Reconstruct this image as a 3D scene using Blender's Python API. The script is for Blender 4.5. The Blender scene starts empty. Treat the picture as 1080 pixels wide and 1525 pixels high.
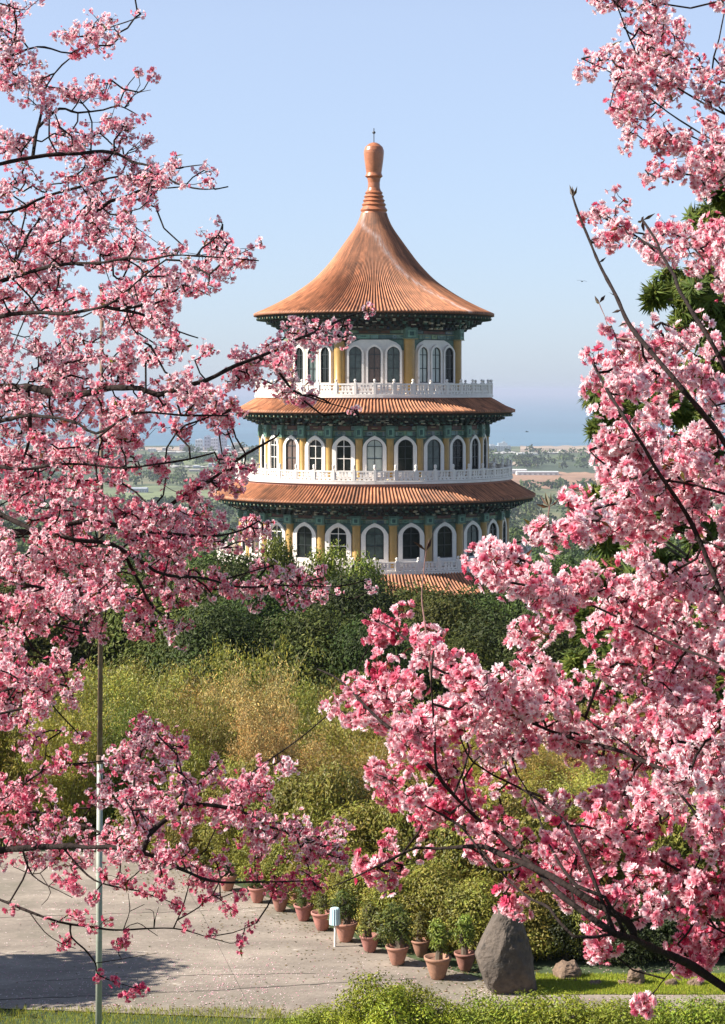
import bpy, math, random
import numpy as np
from mathutils import Vector
rnd = random.Random(7)
rg = np.random.default_rng(11)
R = math.radians
sc = bpy.context.scene
col = sc.collection

# ------------------------------------------------------------ camera, world, sun, exposure
CAMZ = 12.5
FOC = 3000.0                                   # focal length in photograph pixels (frame 1080 x 1525)
cam = bpy.data.cameras.new('camera')
cam.sensor_fit = 'VERTICAL'
cam.sensor_height = 24.0
cam.lens = 24.0 * FOC / 1525.0
cam.shift_y = -(762.5 - 580.0) / 1525.0
cam.clip_start = 0.1
cam.clip_end = 200000
camo = bpy.data.objects.new('camera', cam)
col.objects.link(camo)
camo.location = (0, 0, CAMZ)
camo.rotation_euler = (R(90), 0, 0)
sc.camera = camo

SUN_EL = 37.0
SUN_AZ = 83.0                                  # degrees to the left of the line from the pagoda to the camera
sd = Vector((-math.sin(R(SUN_AZ)) * math.cos(R(SUN_EL)), -math.cos(R(SUN_AZ)) * math.cos(R(SUN_EL)), math.sin(R(SUN_EL))))
world = bpy.data.worlds.new('World')
sc.world = world
world.use_nodes = True
wn = world.node_tree
wn.nodes.clear()
wo = wn.nodes.new('ShaderNodeOutputWorld')
wb = wn.nodes.new('ShaderNodeBackground')
sky = wn.nodes.new('ShaderNodeTexSky')
sky.sky_type = 'NISHITA'
sky.sun_disc = False
sky.sun_elevation = R(SUN_EL)
sky.sun_rotation = math.atan2(sd.x, sd.y)
sky.altitude = 1000
sky.air_density = 1.0
sky.dust_density = 2.0
sky.ozone_density = 8.0
wb.inputs['Strength'].default_value = 0.042
wn.links.new(sky.outputs[0], wb.inputs[0])
wv = wn.nodes.new('ShaderNodeBackground')          # even milky veil of high haze added to the clear sky
wv.inputs['Color'].default_value = (0.220, 0.240, 0.280, 1)
wv.inputs['Strength'].default_value = 1.0
wg = wn.nodes.new('ShaderNodeTexCoord'); wx = wn.nodes.new('ShaderNodeSeparateXYZ'); wr = wn.nodes.new('ShaderNodeMapRange')
wr.inputs[1].default_value = 0.18; wr.inputs[2].default_value = 0.75; wr.inputs[3].default_value = 0.87; wr.inputs[4].default_value = 0.12   # the veil thins towards the zenith
wn.links.new(wg.outputs['Generated'], wx.inputs[0]); wn.links.new(wx.outputs[2], wr.inputs[0]); wn.links.new(wr.outputs[0], wv.inputs['Strength'])
wa = wn.nodes.new('ShaderNodeAddShader')
wn.links.new(wb.outputs[0], wa.inputs[0]); wn.links.new(wv.outputs[0], wa.inputs[1])
wn.links.new(wa.outputs[0], wo.inputs[0])
sun = bpy.data.lights.new('sun', 'SUN')
sun.energy = 5.0
sun.angle = R(0.5)
sun.color = (1.0, 0.94, 0.84)
suno = bpy.data.objects.new('sun', sun)
col.objects.link(suno)
suno.location = (-20, -5, 30)
suno.rotation_euler = (-sd).to_track_quat('-Z', 'Y').to_euler()
sc.view_settings.view_transform = 'Standard'
sc.view_settings.look = 'None'
sc.view_settings.exposure = 1.12
sc.view_settings.gamma = 1.0
sc.cycles.max_bounces = 5
sc.cycles.diffuse_bounces = 3
sc.cycles.transmission_bounces = 3
sc.cycles.volume_bounces = 0

def PX(x, y, D):
    """a photograph pixel at distance D as a point of the place"""
    return np.array(((x - 540.0) * D / FOC, D, CAMZ - (y - 580.0) * D / FOC))

# ------------------------------------------------------------ mesh helpers
class MB:
    def __init__(s):
        s.V = []; s.F = []; s.C = []; s.n = 0
    def add(s, v, faces, c=None):
        v = np.asarray(v, dtype=np.float64).reshape(-1, 3)
        for f in faces if isinstance(faces, (list, tuple)) else [faces]:
            f = np.asarray(f, dtype=np.int64)
            if f.size: s.F.append(f + s.n)
        s.V.append(v)
        if c is None: c = (1, 1, 1)
        c = np.asarray(c, dtype=np.float64)
        if c.ndim == 1: c = np.tile(c[:3], (len(v), 1))
        s.C.append(c)
        s.n += len(v)
    def build(s, name, mat, parent=None, smooth=False):
        me = bpy.data.meshes.new(name)
        if s.n:
            V = np.concatenate(s.V); C = np.concatenate(s.C)
            me.vertices.add(len(V)); me.vertices.foreach_set('co', V.ravel())
            sizes = np.concatenate([np.full(len(f), f.shape[1]) for f in s.F])
            idx = np.concatenate([f.ravel() for f in s.F])
            me.loops.add(len(idx)); me.loops.foreach_set('vertex_index', idx.astype(np.int32))
            me.polygons.add(len(sizes))
            st = np.concatenate([[0], np.cumsum(sizes)[:-1]])
            me.polygons.foreach_set('loop_start', st.astype(np.int32))
            me.polygons.foreach_set('use_smooth', np.full(len(sizes), smooth))
            a = me.color_attributes.new('col', 'FLOAT_COLOR', 'POINT')
            a.data.foreach_set('color', np.concatenate([C, np.ones((len(C), 1))], 1).ravel())
            me.update(calc_edges=True)
            me.validate()
        if mat: me.materials.append(mat)
        o = bpy.data.objects.new(name, me)
        col.objects.link(o)
        if parent: o.parent = parent
        return o

def box(mb, cx, cy, cz, sx, sy, sz, rz=0.0, c=None, taper=1.0):
    x = np.array([-1, 1, 1, -1, -1, 1, 1, -1]) * sx / 2
    y = np.array([-1, -1, 1, 1, -1, -1, 1, 1]) * sy / 2
    z = np.array([-1, -1, -1, -1, 1, 1, 1, 1]) * sz / 2
    t = np.where(z > 0, taper, 1.0); x = x * t; y = y * t
    ca, sa = math.cos(rz), math.sin(rz)
    v = np.stack([cx + x * ca - y * sa, cy + x * sa + y * ca, cz + z], 1)
    mb.add(v, np.array([[0, 3, 2, 1], [4, 5, 6, 7], [0, 1, 5, 4], [1, 2, 6, 5], [2, 3, 7, 6], [3, 0, 4, 7]]), c)

def lathe(mb, prof, seg, cx=0, cy=0, phase=0.0, c=None, close=False):
    prof = np.asarray(prof, float)
    a = np.arange(seg) * 2 * math.pi / seg + phase
    r = prof[:, 0][:, None]; z = prof[:, 1][:, None]
    v = np.stack([cx + r * np.sin(a)[None], cy - r * np.cos(a)[None], np.broadcast_to(z, (len(prof), seg))], 2).reshape(-1, 3)
    i = np.arange(len(prof) - 1)[:, None] * seg; j = np.arange(seg)[None]; k = (j + 1) % seg
    f = np.stack([i + j, i + k, i + seg + k, i + seg + j], 2).reshape(-1, 4)
    if c is not None and np.ndim(c) == 2: c = np.repeat(np.asarray(c, float), seg, 0)
    mb.add(v, f[:, ::-1], c)

def tube(mb, pts, rad, seg=6, c=None, cap=True):
    P = np.asarray(pts, float); n = len(P)
    rad = np.broadcast_to(np.asarray(rad, float), (n,))
    T = np.gradient(P, axis=0); T /= np.linalg.norm(T, axis=1)[:, None] + 1e-12
    up = np.array([0, 0, 1.0]) if abs(T[0, 2]) < 0.9 else np.array([1.0, 0, 0])
    a = np.arange(seg) * 2 * math.pi / seg
    out = []
    for i in range(n):
        u = np.cross(up, T[i]); u /= np.linalg.norm(u) + 1e-12
        w = np.cross(T[i], u); up = w if i == 0 else w
        out.append(P[i] + rad[i] * (np.cos(a)[:, None] * u + np.sin(a)[:, None] * w))
    v = np.concatenate(out)
    i = np.arange(n - 1)[:, None] * seg; j = np.arange(seg)[None]; k = (j + 1) % seg
    f = np.stack([i + j, i + k, i + seg + k, i + seg + j], 2).reshape(-1, 4)
    fs = [f]
    if cap: fs += [np.arange(seg)[None, ::-1], ((n - 1) * seg + np.arange(seg))[None]]
    mb.add(v, fs, c)

def prism(mb, outline, y0, y1, c=None):
    """closed outline of (x, z) points extruded from y0 (back) to y1 (front)"""
    o = np.asarray(outline, float); n = len(o)
    v = np.concatenate([np.stack([o[:, 0], np.full(n, y1), o[:, 1]], 1), np.stack([o[:, 0], np.full(n, y0), o[:, 1]], 1)])
    j = np.arange(n); k = (j + 1) % n
    mb.add(v, [np.arange(n)[None], (n + np.arange(n))[None, ::-1], np.stack([j, n + j, n + k, k], 1)], c)

def ring_prism(mb, outer, inner, y0, y1, c=None):
    """open strip between two arch outlines of the same point count, with thickness"""
    o = np.asarray(outer, float); q = np.asarray(inner, float); n = len(o)
    def lay(a, y): return np.stack([a[:, 0], np.full(n, y), a[:, 1]], 1)
    v = np.concatenate([lay(o, y1), lay(q, y1), lay(o, y0), lay(q, y0)])
    j = np.arange(n - 1); k = j + 1
    f = np.concatenate([np.stack([j, n + j, n + k, k], 1), np.stack([2 * n + j, j, k, 2 * n + k], 1), np.stack([n + j, 3 * n + j, 3 * n + k, n + k], 1)])
    mb.add(v, f, c)

def fbm(P, seed=0, octv=4, f=1.0):
    """cheap smooth pseudo noise from summed sines, about -1..1"""
    g = np.random.default_rng(seed); P = np.asarray(P, float); s = np.zeros(len(P)); a = 1.0; t = 0
    for o in range(octv):
        for _ in range(3):
            d = g.normal(size=P.shape[1]); d /= np.linalg.norm(d)
            s += a * np.sin(f * (P @ d) * (1 + 0.3 * g.random()) * 2 + g.random() * 6.28)
        t += a * 1.8; a *= 0.55; f *= 2.1
    return s / t

def rock(mb, prof, seg=36, depth=1.0, seed=1, amp=0.08, c=None, freq=3.0, ex=(0.8, 0.7)):
    """prof rows: z, left x, right x; an uneven boulder from stacked rings"""
    prof = np.asarray(prof, float)
    zs = np.linspace(prof[0, 0], prof[-1, 0], 34)
    L = np.interp(zs, prof[:, 0], prof[:, 1]); Rr = np.interp(zs, prof[:, 0], prof[:, 2])
    a = np.arange(seg) * 2 * math.pi / seg
    cx = (L + Rr) / 2; hw = (Rr - L) / 2
    ca = np.cos(a); sa = np.sin(a)
    sq = np.sign(ca) * np.abs(ca) ** ex[0]; sp = np.sign(sa) * np.abs(sa) ** ex[1]
    v = np.stack([cx[:, None] + hw[:, None] * sq, hw[:, None] * depth * sp, np.broadcast_to(zs[:, None], (len(zs), seg))], 2).reshape(-1, 3)
    top = np.array([[cx[-1], 0, zs[-1] + 0.02 * abs(zs[-1])]])
    v = np.concatenate([v, top])
    d = v - np.array([cx.mean(), 0, zs.mean()]); d /= np.linalg.norm(d, axis=1)[:, None]
    n1 = fbm(v * freq, seed, 3); n2 = np.abs(fbm(v * freq * 2.2, seed + 5, 4))
    v = v + d * (amp * n1 - amp * 0.8 * n2)[:, None]
    gg = np.random.default_rng(seed + 2); ctr = np.array([cx.mean(), 0, zs.mean()])       # broken faces
    for _ in range(12):
        pn = gg.normal(size=3) * np.array([1, 1, .45]); pn /= np.linalg.norm(pn); h_ = (v - ctr) @ pn; c_ = h_.max() * gg.uniform(.74, .9)
        v = v - np.maximum(0, h_ - c_)[:, None] * pn * .9
    n = len(zs)
    i = np.arange(n - 1)[:, None] * seg; j = np.arange(seg)[None]; k = (j + 1) % seg
    f = np.stack([i + j, i + k, i + seg + k, i + seg + j], 2).reshape(-1, 4)
    t = n * seg
    ft = np.stack([(n - 1) * seg + np.arange(seg), (n - 1) * seg + (np.arange(seg) + 1) % seg, np.full(seg, t)], 1)
    mb.add(v, [f, ft], c)

def leaves(mb, P, N, L, W, c, fold=0.25, droop=0.0, T=None):
    """one folded diamond leaf at every point P (normal N, length L, width W)"""
    n = len(P)
    N = N / (np.linalg.norm(N, axis=1)[:, None] + 1e-9)
    if T is None: T = rg.normal(size=(n, 3))
    T = T - N * (T * N).sum(1)[:, None]; T[:, 2] -= droop
    T /= np.linalg.norm(T, axis=1)[:, None] + 1e-9
    B = np.cross(N, T); B /= np.linalg.norm(B, axis=1)[:, None] + 1e-9
    L = np.broadcast_to(L, (n,))[:, None]; W = np.broadcast_to(W, (n,))[:, None]
    mid = P + T * L * 0.45
    v = np.stack([P, mid + B * W * 0.5 - N * W * fold, P + T * L, mid - B * W * 0.5 - N * W * fold], 1).reshape(-1, 3)
    f = (np.arange(n) * 4)[:, None] + np.array([[0, 1, 2, 3]])
    c = np.asarray(c, float)
    if c.ndim == 1: c = np.tile(c, (n, 1))
    mb.add(v, f, np.repeat(c, 4, 0))

def unit(n): 
    v = rg.normal(size=(n, 3)); return v / np.linalg.norm(v, axis=1)[:, None]

# ------------------------------------------------------------ materials
def mat(name, base=(0.5, 0.5, 0.5), rough=0.7, attr=False, n_scale=None, n_amt=0.25, bump=0.0, b_scale=None, trans=0.0, dark=None, spec=0.5, rand=0.0, metal=0.0, coord='Object', detail=6):
    m = bpy.data.materials.new(name); m.use_nodes = True
    t = m.node_tree; N = t.nodes; L = t.links
    p = N['Principled BSDF']; out = N['Material Output']
    p.inputs['Roughness'].default_value = rough
    p.inputs['Specular IOR Level'].default_value = spec
    p.inputs['Metallic'].default_value = metal
    if attr:
        a = N.new('ShaderNodeVertexColor'); a.layer_name = 'col'
        mul = N.new('ShaderNodeMix'); mul.data_type = 'RGBA'; mul.blend_type = 'MULTIPLY'
        mul.inputs[0].default_value = 1.0
        L.new(a.outputs[0], mul.inputs[6]); mul.inputs[7].default_value = (*base, 1)
        cs = mul.outputs[2]
    else:
        rgb = N.new('ShaderNodeRGB'); rgb.outputs[0].default_value = (*base, 1); cs = rgb.outputs[0]
    tc = N.new('ShaderNodeTexCoord')
    if n_scale:
        for i, (s, amt) in enumerate(((n_scale, n_amt), (n_scale * 5.3, n_amt * 0.6))):
            nz = N.new('ShaderNodeTexNoise'); nz.inputs['Scale'].default_value = s; nz.inputs['Detail'].default_value = detail
            L.new(tc.outputs[coord], nz.inputs['Vector'])
            mr = N.new('ShaderNodeMapRange'); mr.inputs[1].default_value = 0.3; mr.inputs[2].default_value = 0.7
            mr.inputs[3].default_value = 1 - amt; mr.inputs[4].default_value = 1 + amt
            L.new(nz.outputs[0], mr.inputs[0])
            mx = N.new('ShaderNodeVectorMath'); mx.operation = 'SCALE'
            L.new(cs, mx.inputs[0]); L.new(mr.outputs[0], mx.inputs['Scale']); cs = mx.outputs[0]
    if dark is not None:   # stains: (colour, scale, threshold, width)
        nz = N.new('ShaderNodeTexNoise'); nz.inputs['Scale'].default_value = dark[1]; nz.inputs['Detail'].default_value = 8; nz.inputs['Roughness'].default_value = 0.65
        L.new(tc.outputs[coord], nz.inputs['Vector'])
        mr = N.new('ShaderNodeMapRange'); mr.inputs[1].default_value = dark[2]; mr.inputs[2].default_value = dark[2] + dark[3]
        L.new(nz.outputs[0], mr.inputs[0])
        mx = N.new('ShaderNodeMix'); mx.data_type = 'RGBA'
        L.new(mr.outputs[0], mx.inputs[0]); L.new(cs, mx.inputs[6]); mx.inputs[7].default_value = (*dark[0], 1); cs = mx.outputs[2]
    if rand:
        oi = N.new('ShaderNodeObjectInfo')
        hs = N.new('ShaderNodeHueSaturation')
        a1 = N.new('ShaderNodeMapRange'); a1.inputs[3].default_value = 0.5 - 0.05 * rand; a1.inputs[4].default_value = 0.5 + 0.03 * rand
        a2 = N.new('ShaderNodeMath'); a2.operation = 'MULTIPLY'; a2.inputs[1].default_value = 7.31
        a3 = N.new('ShaderNodeMath'); a3.operation = 'FRACT'
        a4 = N.new('ShaderNodeMapRange'); a4.inputs[3].default_value = 1 - 0.35 * rand; a4.inputs[4].default_value = 1 + 0.3 * rand
        L.new(oi.outputs['Random'], a1.inputs[0]); L.new(a1.outputs[0], hs.inputs['Hue'])
        L.new(oi.outputs['Random'], a2.inputs[0]); L.new(a2.outputs[0], a3.inputs[0]); L.new(a3.outputs[0], a4.inputs[0]); L.new(a4.outputs[0], hs.inputs['Value'])
        L.new(cs, hs.inputs['Color']); cs = hs.outputs[0]
    L.new(cs, p.inputs['Base Color'])
    if bump:
        nz = N.new('ShaderNodeTexNoise'); nz.inputs['Scale'].default_value = b_scale or 10; nz.inputs['Detail'].default_value = 8
        L.new(tc.outputs[coord], nz.inputs['Vector'])
        b = N.new('ShaderNodeBump'); b.inputs['Strength'].default_value = min(1, bump); b.inputs['Distance'].default_value = bump * 0.1
        L.new(nz.outputs[0], b.inputs['Height']); L.new(b.outputs[0], p.inputs['Normal'])
    if trans:
        tr = N.new('ShaderNodeBsdfTranslucent'); ms = N.new('ShaderNodeMixShader'); ms.inputs[0].default_value = trans
        L.new(cs, tr.inputs['Color']); L.new(p.outputs[0], ms.inputs[1]); L.new(tr.outputs[0], ms.inputs[2]); L.new(ms.outputs[0], out.inputs[0])
    return m

M = {}
M['tile'] = mat('orange_tile', (0.43, 0.170, 0.078), 0.65, attr=True, n_scale=0.9, n_amt=0.12, dark=((0.17, 0.075, 0.04), 1.1, 0.58, 0.14))
M['finial'] = mat('glazed_finial', (0.42, 0.155, 0.075), 0.36, n_scale=2.0, n_amt=0.2, dark=((0.2, 0.08, 0.045), 3, .58, .12))
M['steel'] = mat('grey_steel', (0.12, 0.12, 0.13), 0.4, metal=0.5)
M['bracket'] = mat('bracket_paint', (1, 1, 1), 0.7, attr=True)
M['frieze'] = mat('frieze_paint', (1, 1, 1), 0.6, attr=True, n_scale=3.0, n_amt=0.3)
M['white'] = mat('white_stone', (0.80, 0.74, 0.68), 0.6, n_scale=1.2, n_amt=0.07, dark=((0.45, 0.40, 0.34), 1.6, 0.62, 0.12))
M['stucco'] = mat('pale_stucco', (0.66, 0.56, 0.46), 0.8, n_scale=1.0, n_amt=0.1)
M['gold'] = mat('ochre_column', (0.40, 0.235, 0.06), 0.4, n_scale=2.0, n_amt=0.1)
M['soffit'] = mat('red_slab', (0.36, 0.16, 0.11), 0.7, n_scale=2.0, n_amt=0.2)
M['frame'] = mat('dark_frame', (0.025, 0.03, 0.03), 0.4)
M['glass_dark'] = mat('dark_glass', (0.012, 0.016, 0.015), 0.12, n_scale=0.7, n_amt=0.5, spec=0.25)
M['glass_teal'] = mat('teal_blind', (0.075, 0.10, 0.095), 0.15, n_scale=0.8, n_amt=0.35)
M['glass_pale'] = mat('pale_curtain_and_sky', (0.45, 0.49, 0.44), 0.2, n_scale=1.0, n_amt=0.12)
M['glass_brown'] = mat('brown_blind', (0.13, 0.09, 0.075), 0.2, n_scale=1.0, n_amt=0.2)
M['terracotta'] = mat('terracotta', (0.36, 0.17, 0.125), 0.85, rand=.5, n_scale=6, n_amt=0.18, dark=((0.20, 0.11, 0.08), 7, 0.58, 0.15))
M['bark'] = mat('cherry_bark', (0.024, 0.016, 0.014), 0.9, spec=.15, n_scale=25, n_amt=0.4, bump=0.5, b_scale=60, dark=((0.065, 0.065, 0.045), 18, 0.64, 0.1))
M['shoot'] = mat('young_shoot_bark', (0.15, 0.075, 0.06), 0.7, n_scale=25, n_amt=0.25)
M['budleaf'] = mat('opening_bud', (0.22, 0.20, 0.05), 0.5, attr=True)
M['petal'] = mat('cherry_petal', (1, 1, 1), 0.75, attr=True, trans=0.48, spec=0.15)
M['trunk'] = mat('tree_bark', (0.11, 0.085, 0.06), 0.9, n_scale=6, n_amt=0.3)
M['bamboo'] = mat('bamboo_leaf', (1, 1, 1), 0.5, attr=True, trans=0.25, rand=1.0, spec=0.3)
M['golden'] = mat('golden_leaf', (1, 1, 1), 0.6, attr=True, trans=0.25, rand=0.3, spec=0.3)
M['broad'] = mat('broad_leaf', (1, 1, 1), 0.6, attr=True, trans=0.2, rand=0.8, spec=0.2)
M['hedge'] = mat('hedge_leaf', (1, 1, 1), 0.5, attr=True, trans=0.3, rand=0.4, spec=0.3)
M['cane'] = mat('cane', (0.24, 0.21, 0.10), 0.6, n_scale=4, n_amt=.3)
M['rockm'] = mat('standing_stone', (0.10, 0.078, 0.062), 0.9, n_scale=1.6, n_amt=0.3, bump=1.0, b_scale=6, dark=((0.06, 0.05, 0.042), 2.6, 0.56, 0.08))
M['boulder'] = mat('boulder_stone', (0.19, 0.125, 0.085), 0.9, n_scale=4, n_amt=0.3, bump=0.6, b_scale=14, dark=((0.09, 0.07, 0.06), 5, 0.55, 0.1))
M['poleg'] = mat('pale_green_paint', (0.34, 0.36, 0.30), 0.5, n_scale=5, n_amt=0.12, dark=((0.24, 0.15, 0.09), 6, 0.62, 0.08))
M['poler'] = mat('rusty_pole', (0.19, 0.115, 0.075), 0.75, n_scale=8, n_amt=0.3, dark=((0.30, 0.28, 0.24), 5, 0.58, 0.1))
M['concrete_b'] = mat('building_concrete', (1, 1, 1), 0.8, attr=True)
M['grass'] = mat('grass_blade', (1, 1, 1), 0.6, attr=True, trans=0.25, spec=0.2)

# ground and plaza materials
def ground_mat():
    m = bpy.data.materials.new('ground_cover'); m.use_nodes = True
    t = m.node_tree; N = t.nodes; L = t.links; p = N['Principled BSDF']; p.inputs['Roughness'].default_value = 0.95
    g = N.new('ShaderNodeNewGeometry')
    n1 = N.new('ShaderNodeTexNoise'); n1.inputs['Scale'].default_value = 0.0045; n1.inputs['Detail'].default_value = 8; n1.inputs['Roughness'].default_value = 0.6
    n2 = N.new('ShaderNodeTexNoise'); n2.inputs['Scale'].default_value = 1.5; n2.inputs['Detail'].default_value = 8
    L.new(g.outputs['Position'], n1.inputs['Vector']); L.new(g.outputs['Position'], n2.inputs['Vector'])
    cr = N.new('ShaderNodeValToRGB'); L.new(n1.outputs[0], cr.inputs[0])
    e = cr.color_ramp.elements
    e[0].position = 0.36; e[0].color = (0.035, 0.06, 0.022, 1); e[1].position = 0.66; e[1].color = (0.19, 0.17, 0.085, 1)
    x = e.new(0.47); x.color = (0.06, 0.085, 0.03, 1); x = e.new(0.56); x.color = (0.12, 0.14, 0.06, 1)
    mr = N.new('ShaderNodeMapRange'); mr.inputs[1].default_value = 0.3; mr.inputs[2].default_value = 0.7; mr.inputs[3].default_value = 0.6; mr.inputs[4].default_value = 1.3
    L.new(n2.outputs[0], mr.inputs[0])
    s = N.new('ShaderNodeVectorMath'); s.operation = 'SCALE'; L.new(cr.outputs[0], s.inputs[0]); L.new(mr.outputs[0], s.inputs['Scale'])
    L.new(s.outputs[0], p.inputs['Base Color'])
    return m
M['ground'] = ground_mat()

def plaza_mat():
    m = bpy.data.materials.new('worn_paving'); m.use_nodes = True
    t = m.node_tree; N = t.nodes; L = t.links; p = N['Principled BSDF']; p.inputs['Roughness'].default_value = 0.9
    g = N.new('ShaderNodeNewGeometry')
    mp = N.new('ShaderNodeMapping'); L.new(g.outputs['Position'], mp.inputs['Vector']); mp.inputs['Scale'].default_value = (0.55, 1.3, 1); mp.inputs['Rotation'].default_value = (0, 0, R(-14))
    def noise(scale, det, src, rough=0.6):
        n = N.new('ShaderNodeTexNoise'); n.inputs['Scale'].default_value = scale; n.inputs['Detail'].default_value = det; n.inputs['Roughness'].default_value = rough
        L.new(src, n.inputs['Vector']); return n.outputs[0]
    a = noise(0.7, 8, mp.outputs[0]); b = noise(9, 6, g.outputs['Position']); c = noise(2.2, 10, mp.outputs[0], 0.75)
    cr = N.new('ShaderNodeValToRGB'); L.new(a, cr.inputs[0]); e = cr.color_ramp.elements
    e[0].position = 0.34; e[0].color = (0.19, 0.155, 0.125, 1); e[1].position = 0.68; e[1].color = (0.35, 0.29, 0.235, 1)
    x = e.new(0.5); x.color = (0.255, 0.21, 0.17, 1)
    mr = N.new('ShaderNodeMapRange'); mr.inputs[1].default_value = 0.3; mr.inputs[2].default_value = 0.7; mr.inputs[3].default_value = 0.86; mr.inputs[4].default_value = 1.14
    L.new(b, mr.inputs[0])
    s = N.new('ShaderNodeVectorMath'); s.operation = 'SCALE'; L.new(cr.outputs[0], s.inputs[0]); L.new(mr.outputs[0], s.inputs['Scale'])
    st = N.new('ShaderNodeMapRange'); st.inputs[1].default_value = 0.60; st.inputs[2].default_value = 0.66; L.new(c, st.inputs[0])
    mx = N.new('ShaderNodeMix'); mx.data_type = 'RGBA'; sc1 = N.new('ShaderNodeMath'); sc1.operation = 'MULTIPLY'; sc1.inputs[1].default_value = 0.75; L.new(st.outputs[0], sc1.inputs[0])
    L.new(sc1.outputs[0], mx.inputs[0]); L.new(s.outputs[0], mx.inputs[6]); mx.inputs[7].default_value = (0.62, 0.54, 0.46, 1)
    # mossy damp tone toward the back edge of the paving
    d = noise(0.33, 5, g.outputs['Position']); dm = N.new('ShaderNodeMapRange'); dm.inputs[1].default_value = 0.52; dm.inputs[2].default_value = 0.66; dm.inputs[4].default_value = 0.6; L.new(d, dm.inputs[0])
    mx2 = N.new('ShaderNodeMix'); mx2.data_type = 'RGBA'; L.new(dm.outputs[0], mx2.inputs[0]); L.new(mx.outputs[2], mx2.inputs[6]); mx2.inputs[7].default_value = (0.135, 0.125, 0.085, 1)
    L.new(mx2.outputs[2], p.inputs['Base Color'])
    bp = N.new('ShaderNodeBump'); bp.inputs['Strength'].default_value = 0.4; bp.inputs['Distance'].default_value = 0.02; L.new(b, bp.inputs['Height']); L.new(bp.outputs[0], p.inputs['Normal'])
    return m
M['plaza'] = plaza_mat()
M['sea'] = mat('sea_water', (0.07, 0.17, 0.23), 0.35, n_scale=0.002, n_amt=0.15)
M['earth'] = mat('bare_earth', (0.30, 0.17, 0.10), 0.95, n_scale=0.01, n_amt=0.3)
M['sandy'] = mat('sandy_land', (0.34, 0.26, 0.19), 0.95, n_scale=0.006, n_amt=0.3)
M['meadow'] = mat('pale_meadow', (0.15, 0.18, 0.075), 0.95, n_scale=0.008, n_amt=0.35)
M['roadm'] = mat('pale_road', (0.42, 0.41, 0.38), 0.9)
M['joint'] = mat('dark_joint', (0.06, 0.05, 0.04), 0.95)

# ------------------------------------------------------------ naming
def tag(o, label=None, cat=None, group=None, kind=None):
    if label: o['label'] = label
    if cat: o['category'] = cat
    if group: o['group'] = group
    if kind: o['kind'] = kind
    return o
def empty(name, loc=(0, 0, 0), rz=0.0, **k):
    o = bpy.data.objects.new(name, None); col.objects.link(o); o.location = loc; o.rotation_euler = (0, 0, rz); o.empty_display_size = 0.2
    return tag(o, **k)
def copy_tree(o, parent=None):
    c = o.copy(); col.objects.link(c)
    if parent is not None: c.parent = parent
    for ch in list(o.children): copy_tree(ch, c)
    return c

# ------------------------------------------------------------ the land
SEA = -118.0
KY = [-400, 0, 8, 20, 33, 38, 52, 62, 78, 95, 118, 180, 400, 900, 1300, 1600, 4300, 4650, 4900, 7000]
KZ = [8.8, 8.8, 8.3, 4.4, 0.9, -0.02, -0.02, -1.6, -5.5, -10, -14, -15, -40, -58, -100, -114, -115.5, -117, -124, -130]
def ground(X, Y):
    X = np.asarray(X, float); Y = np.asarray(Y, float)
    z = np.interp(Y, KY, KZ)
    P = np.stack([X, Y], -1).reshape(-1, 2)
    n = fbm(P * 0.004, 3, 3).reshape(z.shape)
    z = z + n * np.interp(Y, [180, 500, 1200, 1700, 4300, 4900], [0, 6, 8, 1.0, 0.8, 0.8])
    return z
def g1(x, y): return float(ground(np.array([x]), np.array([y]))[0])

ys = np.concatenate([np.linspace(-400, -20, 8), np.linspace(0, 60, 31), np.linspace(64, 200, 30), np.geomspace(215, 7000, 90)])
us = np.linspace(-1, 1, 121)
Yg, Ug = np.meshgrid(ys, us, indexing='ij')
Xg = Ug * (120 + 0.55 * np.abs(Yg))
Zg = ground(Xg, Yg)
mb = MB()
nr, nc = Yg.shape
i = np.arange(nr - 1)[:, None] * nc; j = np.arange(nc - 1)[None]
mb.add(np.stack([Xg, Yg, Zg], 2).reshape(-1, 3), np.stack([i + j, i + j + 1, i + nc + j + 1, i + nc + j], 2).reshape(-1, 4))
tag(mb.build('ground', M['ground'], smooth=True), kind='structure')
mb = MB(); mb.add([(-40000, 3500, SEA), (40000, 3500, SEA), (40000, 70000, SEA), (-40000, 70000, SEA)], np.array([[0, 1, 2, 3]]))
tag(mb.build('sea', M['sea']), kind='structure')

# paved yard: one sheet, its back edge runs behind the flower pots
def flat(name, pts, z, m, **k):
    mb = MB(); mb.add([(x, y, z) for x, y in pts], np.arange(len(pts))[None]); o = mb.build(name, m); return tag(o, **k) if k else tag(o, kind='structure')
def gp(x, y, z=0.0):
    D = (CAMZ - z) * FOC / (y - 580.0); return ((x - 540) * D / FOC, D)
edge = [gp(1500, 1516), gp(1180, 1512), gp(800, 1507), gp(400, 1517), gp(0, 1502), gp(-700, 1495)]
back = [gp(-700, 1262), gp(-100, 1266), gp(180, 1270), gp(260, 1288), gp(330, 1310), gp(400, 1337), gp(480, 1376), gp(560, 1410), gp(640, 1436), gp(720, 1458), gp(800, 1479), gp(1180, 1480), gp(1500, 1482)]
pz = [(x, y) for x, y in edge] + [(x, y) for x, y in back]
flat('plaza_paving', pz[::-1] if False else pz, 0.004, M['plaza'])
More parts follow.
